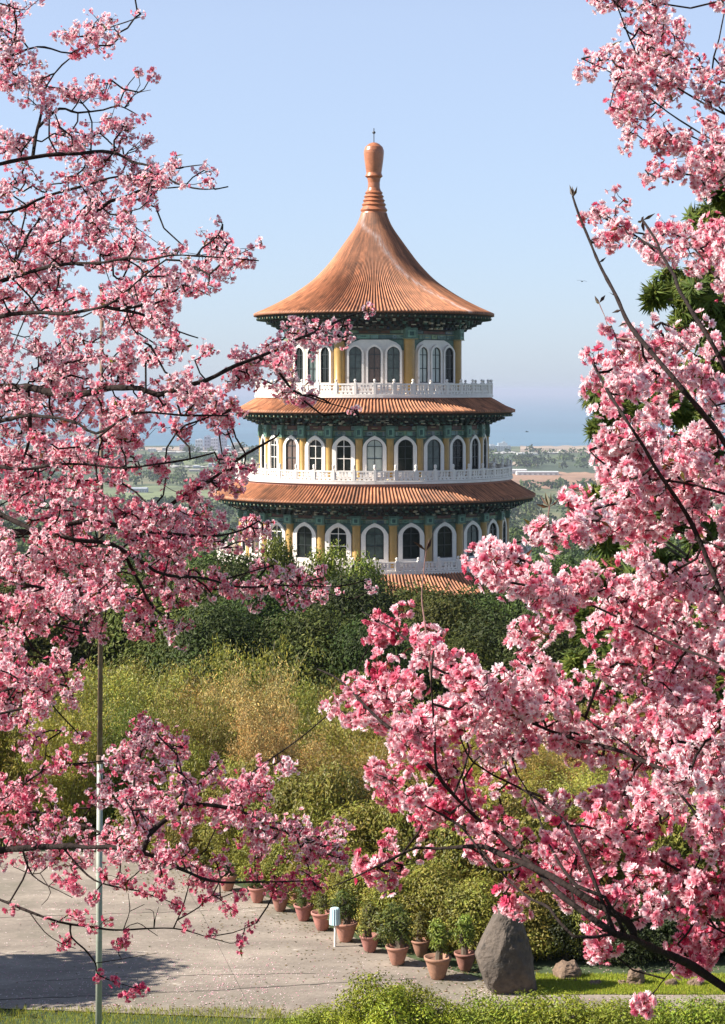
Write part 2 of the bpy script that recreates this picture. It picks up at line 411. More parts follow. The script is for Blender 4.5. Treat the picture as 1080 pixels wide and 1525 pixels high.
def joint(pts, w=0.03):
    mb = MB(); P = []
    for (x0, y0), (x1, y1) in zip(pts[:-1], pts[1:]):
        n = max(2, int(abs(x1 - x0) / 12))
        for q in range(n): 
            t = q / n; P.append(gp(x0 + (x1 - x0) * t, y0 + (y1 - y0) * t + rnd.uniform(-0.8, 0.8)))
    P.append(gp(*pts[-1])); P = np.array(P)
    ww = np.array([w * rnd.uniform(0.4, 1.2) for _ in P])
    v = np.concatenate([np.c_[P[:, 0], P[:, 1] - ww, np.full(len(P), 0.008)], np.c_[P[:, 0], P[:, 1] + ww, np.full(len(P), 0.008)]])
    n = len(P); j = np.arange(n - 1)
    mb.add(v, np.stack([j, j + 1, n + j + 1, n + j], 1)); tag(mb.build('paving_joint', M['joint']), kind='structure')
joint([(-60, 1492), (130, 1484), (330, 1475), (500, 1464), (620, 1458)], 0.025)
joint([(-60, 1368), (160, 1362), (330, 1356), (400, 1352)], .012)
joint([(260, 1290), (300, 1360), (372, 1500)], .012)
joint([(40, 1462), (150, 1457), (320, 1452), (470, 1450)], 0.014)

# far country beyond the pagoda
def patch(name, x0, x1, y0, y1, m, lift=0.6, seed=0, ground_z=-114.5):
    """uneven patch of land between two photograph rows, on the plain"""
    D1 = (CAMZ - ground_z) * FOC / (y0 - 580.0); D0 = (CAMZ - ground_z) * FOC / (y1 - 580.0)
    n = 26; pts = []
    g = random.Random(seed)
    X0 = (x0 - 540) / FOC; X1 = (x1 - 540) / FOC
    for k in range(n):
        t = k / (n - 1); X = X0 + (X1 - X0) * t; d = D0 * (1 + g.uniform(-0.012, 0.012)); pts.append((X * d, d))
    for k in range(n):
        t = 1 - k / (n - 1); X = X0 + (X1 - X0) * t; d = D1 * (1 + g.uniform(-0.012, 0.012)); pts.append((X * d, d))
    mb = MB(); a = np.array(pts[:n]); b = np.array(pts[n:])[::-1]
    rows = 6; V = []
    for r in range(rows):
        t = r / (rows - 1); q = a * (1 - t) + b * t; V.append(np.c_[q, ground(q[:, 0], q[:, 1]) + lift])
    V = np.concatenate(V); i = np.arange(rows - 1)[:, None] * n; j = np.arange(n - 1)[None]
    mb.add(V, np.stack([i + j, i + j + 1, i + n + j + 1, i + n + j], 2).reshape(-1, 4))
    return tag(mb.build(name, m), kind='structure')
patch('bare_field', 740, 960, 704, 727, M['earth'], 0.8, 1)
patch('coastal_flat', 775, 1000, 663, 674, M['sandy'], 0.8, 2)
patch('sandy_field', 760, 800, 688, 693, M['sandy'], 0.8, 3)
patch('meadow', 240, 400, 678, 694, M['meadow'], 0.8, 4)
patch('meadow', 60, 420, 726, 752, M['meadow'], 0.8, 5)
patch('meadow', 820, 1100, 740, 752, M['meadow'], 0.8, 6)
patch('coastal_flat', -200, 420, 664, 671, M['sandy'], 0.8, 7)
patch('road', 235, 420, 672.5, 674, M['roadm'], 1.4, 8)
patch('road', 230, 400, 694.5, 696, M['roadm'], 1.4, 9)
patch('road', 735, 850, 673.8, 675.5, M['roadm'], 1.6, 10)

# low hill behind the far town
def hill(x0, x1, ytop, D, name='hills'):
    mb = MB(); n = 60
    X = np.linspace((x0 - 540) / FOC * D, (x1 - 540) / FOC * D, n); t = np.linspace(0, 1, n)
    hz = CAMZ - (ytop - 580) * D / FOC - SEA
    h = hz * np.sin(math.pi * t) ** 0.8 * (1 + 0.18 * fbm(np.c_[X * 0.01, X * 0], 8, 3))
    V = []
    for r, (dy, k) in enumerate(((-400, 0), (-200, .6), (0, 1), (250, .6), (500, 0))): V.append(np.c_[X, np.full(n, D + dy), SEA - 3 + h * k])
    V = np.concatenate(V); i = np.arange(4)[:, None] * n; j = np.arange(n - 1)[None]
    mb.add(V, np.stack([i + j, i + j + 1, i + n + j + 1, i + n + j], 2).reshape(-1, 4)); tag(mb.build(name, M['ground'], smooth=True), kind='structure')
hill(300, 430, 654, 5600)
hill(-300, 210, 640, 5800)

# far buildings
def building(x, ybase, w, h, dep, tone, label, cat='building', group=None, kind='tower', name='far_building'):
    gz = -115.0; D = (CAMZ - gz) * FOC / (ybase - 580.0); s = D / FOC
    X = (x - 540) * s; W = w * s; H = h * s; g = g1(X, D) - 0.5
    mb = MB(); t = np.array(tone)
    dk = t * 0.45
    if kind == 'tower':
        box(mb, 0, 0, H / 2, W, dep, H, c=t); box(mb, W * .1, 0, H + H * .03, W * .45, dep * .5, H * .08, c=t * .8)
        nb = max(2, int(W / 4.5)); nf = max(3, int(H / 6))
        for a in range(nb):
            for b in range(nf):
                box(mb, -W / 2 + W * (a + .5) / nb, -dep / 2, H * (b + .55) / nf, W / nb * .55, 0.4, H / nf * .45, c=dk)
    elif kind == 'plant':
        box(mb, 0, 0, H * .28, W, dep, H * .56, c=t); box(mb, W * .16, 0, H * .68, W * .4, dep * .7, H * .24, c=t * .95); box(mb, W * .22, 0, H * .86, W * .14, dep * .4, H * .14, c=t * .85)
        box(mb, -W * .3, 0, H * .62, W * .2, dep * .6, H * .12, c=t * .8)
        tube(mb, [(W * .22, 0, H * .9), (W * .22, 0, H * 1.25)], H * .012, 5, c=dk); tube(mb, [(-W * .3, 0, H * .6), (-W * .3, 0, H * 1.0)], H * .012, 5, c=dk)
        for b in range(5):
            for a in range(9): box(mb, -W / 2 + W * (a + .5) / 9, -dep / 2, H * .08 + b * H * .1, W / 9 * .6, 0.4, H * .045, c=dk)
    else:
        box(mb, 0, 0, H * .42, W, dep, H * .84, c=t)
        v = [(-W / 2, -dep / 2 - .5, H * .843), (W / 2, -dep / 2 - .5, H * .843), (W / 2, dep / 2 + .5, H * .843), (-W / 2, dep / 2 + .5, H * .843), (-W / 2, 0, H), (W / 2, 0, H)]
        mb.add(v, [np.array([[0, 1, 5, 4], [2, 3, 4, 5]]), np.array([[0, 4, 3], [1, 2, 5]])], c=t * .8)
        for a in range(8): box(mb, -W / 2 + W * (a + .5) / 8, -dep / 2, H * .4, W / 8 * .5, 0.5, H * .3, c=dk)
    o = mb.build(name, M['concrete_b']); o.location = (X, D, g)
    return tag(o, label, cat, group)
G1 = 'far buildings of the coastal town'
building(743, 672, 34, 16, 30, (.42, .47, .50), 'pale multi-level industrial building with masts right of the pagoda by the sea', kind='plant', name='industrial_building')
building(800, 708, 62, 7, 24, (.62, .63, .62), 'long low white warehouse on the near side of the wood, right of the pagoda', 'warehouse', kind='shed', name='warehouse')
building(773, 706, 22, 8, 20, (.75, .75, .74), 'short bright white shed at the left end of the long warehouse', 'warehouse', kind='shed', name='warehouse')
building(790, 677, 40, 3.5, 20, (.65, .64, .60), 'thin white roofed shed on the coastal flat right of the pagoda', 'warehouse', kind='shed', name='warehouse')
for q, (x, yb, w, h, t, lb) in enumerate([
    (297, 671, 11, 17, (.62, .62, .66), 'white narrow high-rise, leftmost of the towers seen left of the pagoda'),
    (309, 670, 9, 21, (.40, .42, .50), 'grey high-rise between the white tower and the blue grey slab'),
    (320, 671, 11, 19, (.58, .56, .62), 'pale high-rise with a white edge left of the tallest slab'),
    (332, 669, 12, 28, (.36, .40, .50), 'tallest blue grey slab tower left of the pagoda'),
    (275, 670, 14, 9, (.42, .40, .48), 'squat grey block left of the white high-rise'),
    (352, 666, 14, 8, (.60, .58, .56), 'low pale block right of the tallest slab tower'),
    (190, 660, 16, 17, (.42, .45, .52), 'blue grey tower behind the left blossoms, near the pole'),
    (168, 662, 11, 25, (.50, .52, .58), 'tall pale tower just right of the pole behind blossoms'),
    (128, 664, 14, 30, (.42, .46, .54), 'tall tower left of the pole behind the blossoms'),
    (96, 664, 12, 22, (.50, .52, .58), 'mid height tower further left behind the blossoms'),
    (60, 664, 16, 26, (.44, .47, .54), 'far left tower seen through the blossoms')]):
    building(x, yb, w, h, 22, t, lb, group=G1)
for q, (x, yb, w, h) in enumerate([(255, 676, 12, 4), (372, 673, 12, 4), (388, 676, 14, 4), (345, 680, 10, 3), (262, 690, 12, 4), (290, 702, 16, 4), (240, 712, 22, 6), (205, 735, 30, 9), (238, 752, 26, 8), (215, 690, 14, 4), (730, 690, 12, 4), (838, 672, 9, 3)]):
    building(x, yb, w, h, 18, rnd.choice([(.6, .6, .58), (.45, .48, .55), (.55, .5, .45)]), 'small low flat building out on the hazy plain beyond the pagoda', group='low buildings on the plain', kind='shed')

for q in range(34):
    building(rnd.uniform(-20, 425), rnd.choice([rnd.uniform(664, 674), rnd.uniform(672, 700)]), rnd.uniform(7, 15), rnd.uniform(3, 9), 18, rnd.choice([(.66, .66, .66), (.5, .5, .54), (.58, .52, .48), (.42, .46, .52)]), 'small pale block of the crowded coastal town left of the pagoda', group='small blocks of the coastal town', kind=rnd.choice(['tower', 'shed']))

# woods on the slopes and the plain: one mass
def forest():
    mb = MB(); N = 7600
    D = 260 * (4250 / 260.0) ** rg.random(N) ; X = (rg.random(N) - 0.5) * 0.5 * D
    n = fbm(np.c_[X, D] * 0.004, 21, 3)
    ypx = 580 + FOC * (CAMZ - ground(X, D)) / D
    keep = np.where(D < 2000, n > -0.75, n > np.where(X > .05 * D, -.35, 0.0))
    right = X > 0.04 * D
    keep &= ~(right & (ypx > 703) & (ypx < 729)); keep &= ~(right & (ypx > 664) & (ypx < 676)) 
    X = X[keep]; D = D[keep]; n = len(X)
    s = (4.2 + 3.5 * rg.random(n)) * np.interp(D, [260, 900, 3600], [0.8, 1.0, 1.5]); Z = ground(X, D) + s * 0.7
    for k0, k1, nl, q in ((0, 900, 110, .26), (900, 1800, 60, .34), (1800, 9999, 34, .45)):
        sel = (D >= k0) & (D < k1); m = sel.sum()
        if not m: continue
        u = unit(m * nl); u[:, 2] = np.abs(u[:, 2]) * 1.0 - 0.15
        rr = (0.75 + 0.35 * rg.random(m * nl)); sr = np.repeat(s[sel], nl)
        lump = 1 + 0.25 * np.sin(u[:, 0] * 5 + np.repeat(rg.random(m) * 6, nl)) * np.cos(u[:, 1] * 4 + u[:, 2] * 5)
        C0 = np.repeat(np.c_[X[sel], D[sel], Z[sel]], nl, 0)
        P = C0 + u * (sr * rr * lump)[:, None] * np.array([1.05, 1.05, 0.95])
        base = np.array([0.045, 0.075, 0.022]) * (0.7 + 0.7 * rg.random((m, 1))) + np.array([0.03, 0.018, 0]) * rg.random((m, 1))
        c = np.repeat(base, nl, 0) * (0.75 + 0.5 * rg.random((m * nl, 1)))
        leaves(mb, P, u + 0.6 * unit(m * nl), sr * q * 1.3, sr * q, c)
    tag(mb.build('far_forest', M['broad']), 'hazy woodland covering the slopes and plain beyond the pagoda', 'forest', kind='stuff')
forest()

# ------------------------------------------------------------ the pagoda
TX, TY = (557 - 540) * 150 / FOC, 150.0
pag = empty('pagoda', (TX, TY, -15), label='round multi-storey pagoda with tiered orange tiled roofs, white balustrades and arched windows', cat='pagoda')
TZ = 15.0   # part meshes use world heights; the root stands on the ground
def part(mb, name, m, parent=None, smooth=False, rz=0.0):
    o = mb.build(name, m, parent or pag, smooth)
    if parent is None: o.location = (0, 0, TZ); o.rotation_euler = (0, 0, rz)
    return o

def tile_roof(prof, ridges, n_prof, streak=False):
    prof = np.asarray(prof, float)
    t = np.r_[0, np.cumsum(np.hypot(*np.diff(prof, axis=0).T))]; tt = np.linspace(0, t[-1], n_prof)
    r = np.interp(tt, t, prof[:, 0]); z = np.interp(tt, t, prof[:, 1])
    k = np.ones(5) / 5
    if n_prof > 20:
        r[2:-2] = np.convolve(r, k, 'valid'); z[2:-2] = np.convolve(z, k, 'valid')
    S = 6; seg = ridges * S; a = np.arange(seg) * 2 * math.pi / seg
    rid = np.array([1, .72, .12, 0, .12, .72])[np.arange(seg) % S]
    sp = 2 * math.pi * prof[:, 0].max() / ridges
    amp = sp * 0.42 * np.clip(r / prof[:, 0].max() * 1.6, 0.15, 1)
    rows = 0.16
    zz = z[:, None] + amp[:, None] * rid[None]
    rr = np.broadcast_to(r[:, None], zz.shape)
    v = np.stack([rr * np.sin(a), -rr * np.cos(a), zz], 2)
    # eave: turn down over the tile ends
    lip = v[-1].copy(); lip[:, 2] = z[-1] - 0.10 + 0.02 * rid; lip2 = lip.copy(); lip2[:, :2] *= (1 - 0.25 / r[-1])
    v = np.concatenate([v, lip[None], lip2[None]]); n = len(v)
    c = np.ones((n, seg, 3)); 
    tone = 1 + 0.10 * rg.normal(size=(ridges,)); c *= np.repeat(tone, S)[None, :, None]
    c *= (1 + 0.05 * rg.normal(size=(n, seg, 1)))
    crs = np.clip((np.arange(n) / n * t[-1] / .42).astype(int), 0, None); tl = 1 + .19 * rg.normal(size=(crs.max() + 1, ridges)); c *= np.repeat(tl[crs], S, 1)[:, :, None]
    aa_ = np.sin(a)[None] * r.max(); st_ = fbm(np.stack([np.broadcast_to(np.sin(a) * 14, (n, seg)).ravel(), np.broadcast_to(np.cos(a) * 14, (n, seg)).ravel(), np.repeat(np.arange(n) / n * 1.2, seg)], 1) * .5, 9 + ridges, 3).reshape(n, seg, 1)
    c *= 1 - .38 * np.clip(st_ * 1.6 - .15, 0, 1)
    c *= np.where(rid < 0.2, 0.42, 1.0)[None, :, None]        # vertex colour darker in the grooves between the ridges
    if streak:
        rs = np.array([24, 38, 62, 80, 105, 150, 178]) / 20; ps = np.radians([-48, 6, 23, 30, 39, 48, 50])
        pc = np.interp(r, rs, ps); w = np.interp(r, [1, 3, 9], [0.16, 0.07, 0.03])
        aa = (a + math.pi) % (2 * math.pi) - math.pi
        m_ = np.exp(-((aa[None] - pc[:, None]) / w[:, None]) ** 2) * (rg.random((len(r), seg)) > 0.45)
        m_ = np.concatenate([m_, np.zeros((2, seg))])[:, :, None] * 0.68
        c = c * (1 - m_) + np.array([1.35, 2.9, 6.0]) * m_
    c[-2:] = (0.55, 0.5, 0.5)
    i = np.arange(n - 1)[:, None] * seg; j = np.arange(seg)[None]; k = (j + 1) % seg
    f = np.stack([i + j, i + seg + j, i + seg + k, i + k], 2).reshape(-1, 4)
    mb = MB(); mb.add(v.reshape(-1, 3), f, c.reshape(-1, 3)); return mb

def zz(y): return CAMZ - (y - 580) / 20.0
prof_top = [(x / 20, zz(y)) for x, y in ((19.5, 318), (22, 328), (28, 340), (38, 354), (50, 371), (66, 393), (88, 417), (108, 432.5), (130, 446.5), (155, 459.5), (179, 470))]
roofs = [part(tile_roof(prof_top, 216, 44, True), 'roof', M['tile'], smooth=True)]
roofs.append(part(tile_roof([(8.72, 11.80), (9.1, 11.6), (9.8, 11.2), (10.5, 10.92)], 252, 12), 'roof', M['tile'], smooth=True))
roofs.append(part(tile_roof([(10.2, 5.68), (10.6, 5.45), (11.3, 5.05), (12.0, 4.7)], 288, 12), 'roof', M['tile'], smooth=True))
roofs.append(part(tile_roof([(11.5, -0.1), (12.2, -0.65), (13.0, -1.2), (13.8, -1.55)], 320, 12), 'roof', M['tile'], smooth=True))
# finial
mb = MB()
fp = [(0.0, 212), (4, 212.6), (8, 214.5), (13, 219), (14.8, 224), (15, 228), (14.2, 237), (12.5, 250), (11.3, 257.5), (11.8, 259.5), (13.2, 262.5), (10, 265.5), (8.8, 272), (9, 280), (10.5, 284), (13.5, 287.5), (11.8, 289), (15, 293), (13.2, 295), (16.6, 299), (14.8, 301), (18.2, 305), (16.5, 307.5), (20.3, 313), (18.5, 316), (19.8, 320)]
lathe(mb, [(x / 20, zz(y)) for x, y in fp], 72)
fin = part(mb, 'finial', M['finial'], roofs[0], smooth=False)
mb = MB(); zt = zz(212)
tube(mb, [(0, 0, zt - .1), (0, 0, zt + 1.05)], 0.035, 8); lathe(mb, [(0, zt + .62), (.1, zt + .66), (.13, zt + .74), (.08, zt + .82), (0, zt + .84)], 12)
part(mb, 'lightning_rod', M['steel'], fin)

# level tables: eave radius, eave z, wall radius, bracket z range, frieze z range, floor
def brackets(Re, ze, Rw, z0, n):
    """tiers of stepped bracket arms between the wall head and the eave, with rafter ends above"""
    mb = MB(); g = random.Random(int(Re * 10))
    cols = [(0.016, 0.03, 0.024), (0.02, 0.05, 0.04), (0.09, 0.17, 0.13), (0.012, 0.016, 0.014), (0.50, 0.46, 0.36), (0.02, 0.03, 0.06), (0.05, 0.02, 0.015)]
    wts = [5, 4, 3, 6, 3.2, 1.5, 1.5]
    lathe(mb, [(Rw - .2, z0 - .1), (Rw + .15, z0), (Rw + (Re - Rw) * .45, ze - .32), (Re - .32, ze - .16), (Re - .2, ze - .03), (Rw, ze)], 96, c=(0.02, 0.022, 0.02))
    tiers = 4
    for t in range(tiers):
        f = (t + .5) / tiers; r = Rw + .12 + (Re - Rw) * .58 * f; z = z0 + (ze - .38 - z0) * f
        for k in range(n):
            a = 2 * math.pi * (k + .5 * (t % 2)) / n; c = g.choices(cols, wts)[0]
            hh = (ze - z0) / tiers * .62
            box(mb, r * math.sin(a), -r * math.cos(a), z + g.uniform(-.02, .02), .17, .34, hh, a, c)
            if g.random() < .6: box(mb, (r + .17) * math.sin(a), -(r + .17) * math.cos(a), z + hh * .3, .34, .10, hh * .4, a, g.choices(cols, wts)[0])
    m2 = int(n * 1.5)
    for k in range(m2):
        a = 2 * math.pi * k / m2; r0, r1 = Rw + (Re - Rw) * .45, Re - .22
        for rr, sx, zc in (((r0 + r1) / 2, .11, ze - .23),):
            box(mb, rr * math.sin(a), -rr * math.cos(a), zc, sx, r1 - r0, .13, a, (0.03, 0.07, 0.05))
        box(mb, (r1 + .01) * math.sin(a), -(r1 + .01) * math.cos(a), ze - .2, .09, .03, .1, a, (0.35, 0.30, 0.18) if k % 2 else (0.05, 0.12, 0.09))
    return part(mb, 'eave_brackets', M['bracket'])
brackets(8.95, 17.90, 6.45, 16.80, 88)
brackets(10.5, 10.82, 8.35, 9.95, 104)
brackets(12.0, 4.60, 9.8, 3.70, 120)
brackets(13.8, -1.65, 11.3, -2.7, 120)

def frieze(Rw, z0, z1, sides, phase, zsp):
    """painted band: green panels with dark and gilt outlines, one set for every bay"""
    mb = MB(); g = random.Random(int(Rw * 7)); ap = Rw * math.cos(math.pi / sides); hw = Rw * math.sin(math.pi / sides)
    greens = [(0.13, 0.22, 0.17), (0.09, 0.155, 0.125), (0.19, 0.28, 0.22), (0.04, 0.075, 0.065)]; brown = (0.13, 0.055, 0.04); dk = (0.012, 0.02, 0.018); gilt = (0.30, 0.27, 0.13)
    for k in range(sides):
        a = 2 * math.pi * k / sides + phase
        def b(u, z, w, h, d, c):
            r = ap + d / 2
            box(mb, r * math.sin(a) + u * math.cos(a), -r * math.cos(a) + u * math.sin(a), z, w, d, h, a, c)
        b(0, (zsp + z1) / 2, 2 * hw, z1 - zsp, .10, greens[1])
        H = z1 - z0; nrow = 2
        for r_ in range(nrow):
            zc = z0 + H * (r_ + .5) / nrow; h = H / nrow
            b(0, zc + h * .44, 2 * hw * .99, h * .08, .19, gilt if r_ == 0 else dk)
            b(0, zc - h * .44, 2 * hw * .985, h * .07, .18, dk)
            ws = [.18, .06, .2, .12, .2, .06, .18] if r_ == 0 else [.12, .14, .48, .14, .12]; u = -hw
            for q, w in enumerate(ws):
                w_ = w * 2 * hw; c = greens[(q + k + r_) % 3] if q != len(ws) // 2 else (brown if r_ else greens[2])
                b(u + w_ / 2, zc, w_ * .93, h * .72, .15 + .005 * (q % 2), tuple(x * g.uniform(.8, 1.2) for x in c)); u += w_
                if g.random() < .8: b(u - w_ / 2 , zc + h * g.uniform(-.12, .12), w_ * .4, h * .14, .165, gilt if g.random() < .3 else greens[3])
    return part(mb, 'frieze', M['frieze'])
frieze(6.5, 16.08, 16.85, 8, 0, 15.3)
frieze(8.25, 9.18, 10.0, 24, 0, 8.55)
frieze(9.7, 3.12, 3.75, 24, 0, 2.45)

# walls
mb = MB(); lathe(mb, [(6.5, 12.0), (6.5, 17.2)], 8, phase=math.pi / 8); part(mb, 'wall', M['stucco'])
mb = MB(); lathe(mb, [(8.25, 6.0), (8.25, 10.4)], 24, phase=math.pi / 24); part(mb, 'wall', M['stucco'])
mb = MB(); lathe(mb, [(9.7, -0.4), (9.7, 4.1)], 24, phase=math.pi / 24); part(mb, 'wall', M['stucco'])
mb = MB(); lathe(mb, [(11.3, -15.5), (11.3, -2.3)], 24, phase=math.pi / 24); part(mb, 'wall', M['stucco'])

# columns
def columns(Rc, rad, z0, z1, n, phase, capz):
    mb = MB(); lathe(mb, [(rad * 1.12, z0), (rad * 1.12, z0 + .12), (rad, z0 + .16), (rad, z1)], 20, 0, -Rc)
    first = part(mb, 'column', M['gold'], smooth=True, rz=phase)
    mc = MB(); g = (0.09, 0.165, 0.13)
    box(mc, 0, -Rc, (z1 + capz) / 2, rad * 2.3, rad * 2.3, capz - z1, 0, g); box(mc, 0, -Rc - rad * 1.16, (z1 + capz) / 2, rad * 1.5, .05, (capz - z1) * .6, 0, (0.16, 0.30, 0.22))
    box(mc, 0, -Rc - rad * 1.19, (z1 + capz) / 2, rad * .8, .06, (capz - z1) * .35, 0, (0.03, 0.08, 0.07)); box(mc, 0, -Rc, z1 + .03, rad * 2.45, rad * 2.45, .06, 0, (0.30, 0.27, 0.12))
    cap = part(mc, 'capital', M['frieze'], first)
    for k in range(1, n):
        c = copy_tree(first, pag); c.rotation_euler = (0, 0, phase + 2 * math.pi * k / n)
columns(6.5, .40, 12.1, 16.08, 8, math.pi / 8, 16.9)
columns(8.3, .27, 6.05, 9.0, 24, math.pi / 24, 9.95)
columns(9.78, .29, -.1, 3.0, 24, math.pi / 24, 3.7)

# arched windows
def arch(w, z0, zs, zt, n=14, pt=.18):
    th = np.linspace(0, math.pi, 2 * n + 1); x = -w * np.cos(th); s = np.sin(th)
    z = zs + (zt - zs) * ((1 - pt) * s + pt * (1 - np.abs(np.cos(th))))
    return np.array([(-w, z0)] + list(zip(x, z)) + [(w, z0)])
def window(ap, u, w, z0, zs, zt, sur=None, pane='glass_dark', rz=0.0, mull=2, light=False):
    y = -ap
    sh = lambda a: a + np.array([u, 0])
    mb = MB(); o = arch(w, z0, zs, zt, pt=.10); q = arch(w - .05, z0 + .05, zs, zt - .05, pt=.10)
    ring_prism(mb, sh(o), sh(q), y + .0, y - .20)
    for k in range(1, mull): box(mb, u - w + 2 * w * k / mull, y - .155, (z0 + zt) / 2, .045, .05, zt - z0 - .06)
    for f in (.40, .78): box(mb, u, y - .155, z0 + (zt - z0) * f, 2 * w * .96, .052, .05)
    box(mb, u, y - .15, z0 + .03, 2 * w, .07, .06)
    fr = part(mb, 'window', M['white'] if light else M['frame'], rz=rz)
    mp = MB(); prism(mp, sh(arch(w - .02, z0 + .01, zs, zt - .02, pt=.10)), y, y - .13)
    part(mp, 'pane', M[pane], fr)
    if sur:
        ms = MB(); wo, zo, zso, zto = sur
        o2 = arch(wo, zo, zso, zto, pt=.30); q2 = arch(w, zo, zs, zt, pt=.10)
        ring_prism(ms, sh(o2), sh(q2), y + .0, y - .27)
        box(ms, u, y - .13, (zo + z0) / 2, 2 * w, .25, z0 - zo)
        part(ms, 'surround', M['white'], fr, smooth=False)
    return fr
ap2 = 8.25 * math.cos(math.pi / 24); ap3 = 9.7 * math.cos(math.pi / 24); ap1 = 6.5 * math.cos(math.pi / 8)
vB = {}; vC = {}
for k in range(24):
    kk = k if k <= 12 else k - 24
    pane = {0: 'glass_pale', 1: 'glass_dark', 2: 'glass_teal', -3: 'glass_brown', 3: 'glass_dark'}.get(kk, 'glass_dark'); lt = kk in (-1, -2, -4)
    if (pane, lt) not in vB: vB[(pane, lt)] = window(ap2, 0, .56, 6.72, 8.45, 8.98, (.84, 6.35, 8.35, 9.24), pane, 2 * math.pi * k / 24, light=lt)
    else: c = copy_tree(vB[(pane, lt)], pag); c.rotation_euler = (0, 0, 2 * math.pi * k / 24)
for k in range(24):
    kk = k if k <= 12 else k - 24
    pane = {0: 'glass_teal', -1: 'glass_dark', 1: 'glass_dark', 3: 'glass_teal', -4: 'glass_brown', 5: 'glass_teal'}.get(kk, 'glass_dark'); lt = kk in (-1, -3)
    if (pane, lt) not in vC: vC[(pane, lt)] = window(ap3, 0, .63, .68, 2.3, 2.92, (.95, .1, 2.25, 3.2), pane, 2 * math.pi * k / 24, light=lt)
    else: c = copy_tree(vC[(pane, lt)], pag); c.rotation_euler = (0, 0, 2 * math.pi * k / 24)
# top storey: eight flat bays, each a white panel with three lights
def bay():
    mb = MB(); w = 1.97; zt = 16.06
    o = [(-w, 12.1), (-w, 15.3), (-w + .12, 15.62), (-w + .42, 15.86), (-w + .95, zt), (w - .95, zt), (w - .42, 15.86), (w - .12, 15.62), (w, 15.3), (w, 12.1)]
    prism(mb, o, -ap1, -ap1 - .16)
    return mb
pane_t = {0: ('glass_teal', 'glass_brown', 'glass_teal'), 1: ('glass_pale', 'glass_pale', 'glass_dark'), 7: ('glass_dark', 'glass_teal', 'glass_dark')}  # pale panes of the right bay paint the bright sky seen through them
bay0 = part(bay(), 'window_panel', M['white'])
wt = {}
for k in range(8):
    rz = 2 * math.pi * k / 8
    if k: c = bay0.copy(); col.objects.link(c); c.rotation_euler = (0, 0, rz)
    for q, u in enumerate((-1.36, 0, 1.36)):
        pn = pane_t.get(k, ('glass_dark',) * 3)[q]
        if (q, pn) not in wt:
            fr = window(ap1 + .12, u, .45, 12.98, 15.10, 15.55, (.60, 12.55, 15.1, 15.74), pn, rz); wt[(q, pn)] = fr
        else: c = copy_tree(wt[(q, pn)], pag); c.rotation_euler = (0, 0, rz)

# balustrades: posts (those in front are objects of their own), rails, pierced panels
def balustrade(Rb, z0, h, hp, n):
    mb = MB(); w = 2 * Rb * math.sin(math.pi / n); ap = Rb * math.cos(math.pi / n)
    lathe(mb, [(Rb - 1.6, z0 - .02), (Rb + .12, z0 - .02), (Rb + .12, z0 - .2), (Rb - 1.4, z0 - .22)], 96)
    for k in range(n):
        a = 2 * math.pi * (k + .5) / n
        def b(u, z, ww, hh, d):
            box(mb, ap * math.sin(a) + u * math.cos(a), -ap * math.cos(a) + u * math.sin(a), z, ww, d, hh, a)
        b(0, z0 + h * .30, w * .99, h * .16, .12); b(0, z0 + h * .93, w * .99, h * .14, .17); b(0, z0 + .04, w, .08, .2)
        for u_ in (-.44, -.22, 0, .22, .44): b(u_ * w, z0 + h * .15, w * .13, h * .16, .11)
        for u, ww in ((-.40, .10), (-.16, .13), (.16, .13), (.40, .10)): b(u * w, z0 + h * .62, w * ww * .8, h * .5, .11)
        b(0, z0 + h * .62, w * .10, h * .5, .10); b(0, z0 + h * .62, w * .9, h * .07, .10)
    bo = part(mb, 'balustrade', M['white'])
    def post(mm, a):
        x, y = Rb * math.sin(a), -Rb * math.cos(a)
        box(mm, x, y, z0 + (h + .08) / 2, .19, .19, h + .08, a); lathe(mm, [(.055, z0 + h + .08), (.06, z0 + h + .12), (.095, z0 + h + .17), (.10, z0 + hp - .08), (.07, z0 + hp - .02), (0, z0 + hp)], 10, x, y)
    rear = MB(); first = None
    for k in range(n):
        a = 2 * math.pi * k / n
        if math.cos(a) > -.05:
            if first is None: m1 = MB(); post(m1, 0); first = part(m1, 'post', M['white'], bo)
            else:
                c = first.copy(); col.objects.link(c); c.rotation_euler = (0, 0, a)
        else: post(rear, a)
    part(rear, 'post', M['white'], bo)['kind'] = 'stuff'
balustrade(8.75, 12.12, .80, 1.12, 40)
balustrade(10.2, 6.12, .72, 1.15, 44)
balustrade(11.6, -.05, .68, 1.0, 48)
# slab edges and gutters under each balustrade
for Rb, z0, Rt, zt in ((8.75, 12.12, 8.5, 11.8), (10.2, 6.12, 10.0, 5.8), (11.6, -.05, 11.45, -.3)):
    mb = MB(); lathe(mb, [(Rb - 2.0, z0 - .03), (Rb + .0, z0 - .2), (Rb - .02, z0 - .48), (Rb - .6, z0 - .52), (Rb - 2.5, z0 - .5)], 96); part(mb, 'balcony_slab', M['soffit'])

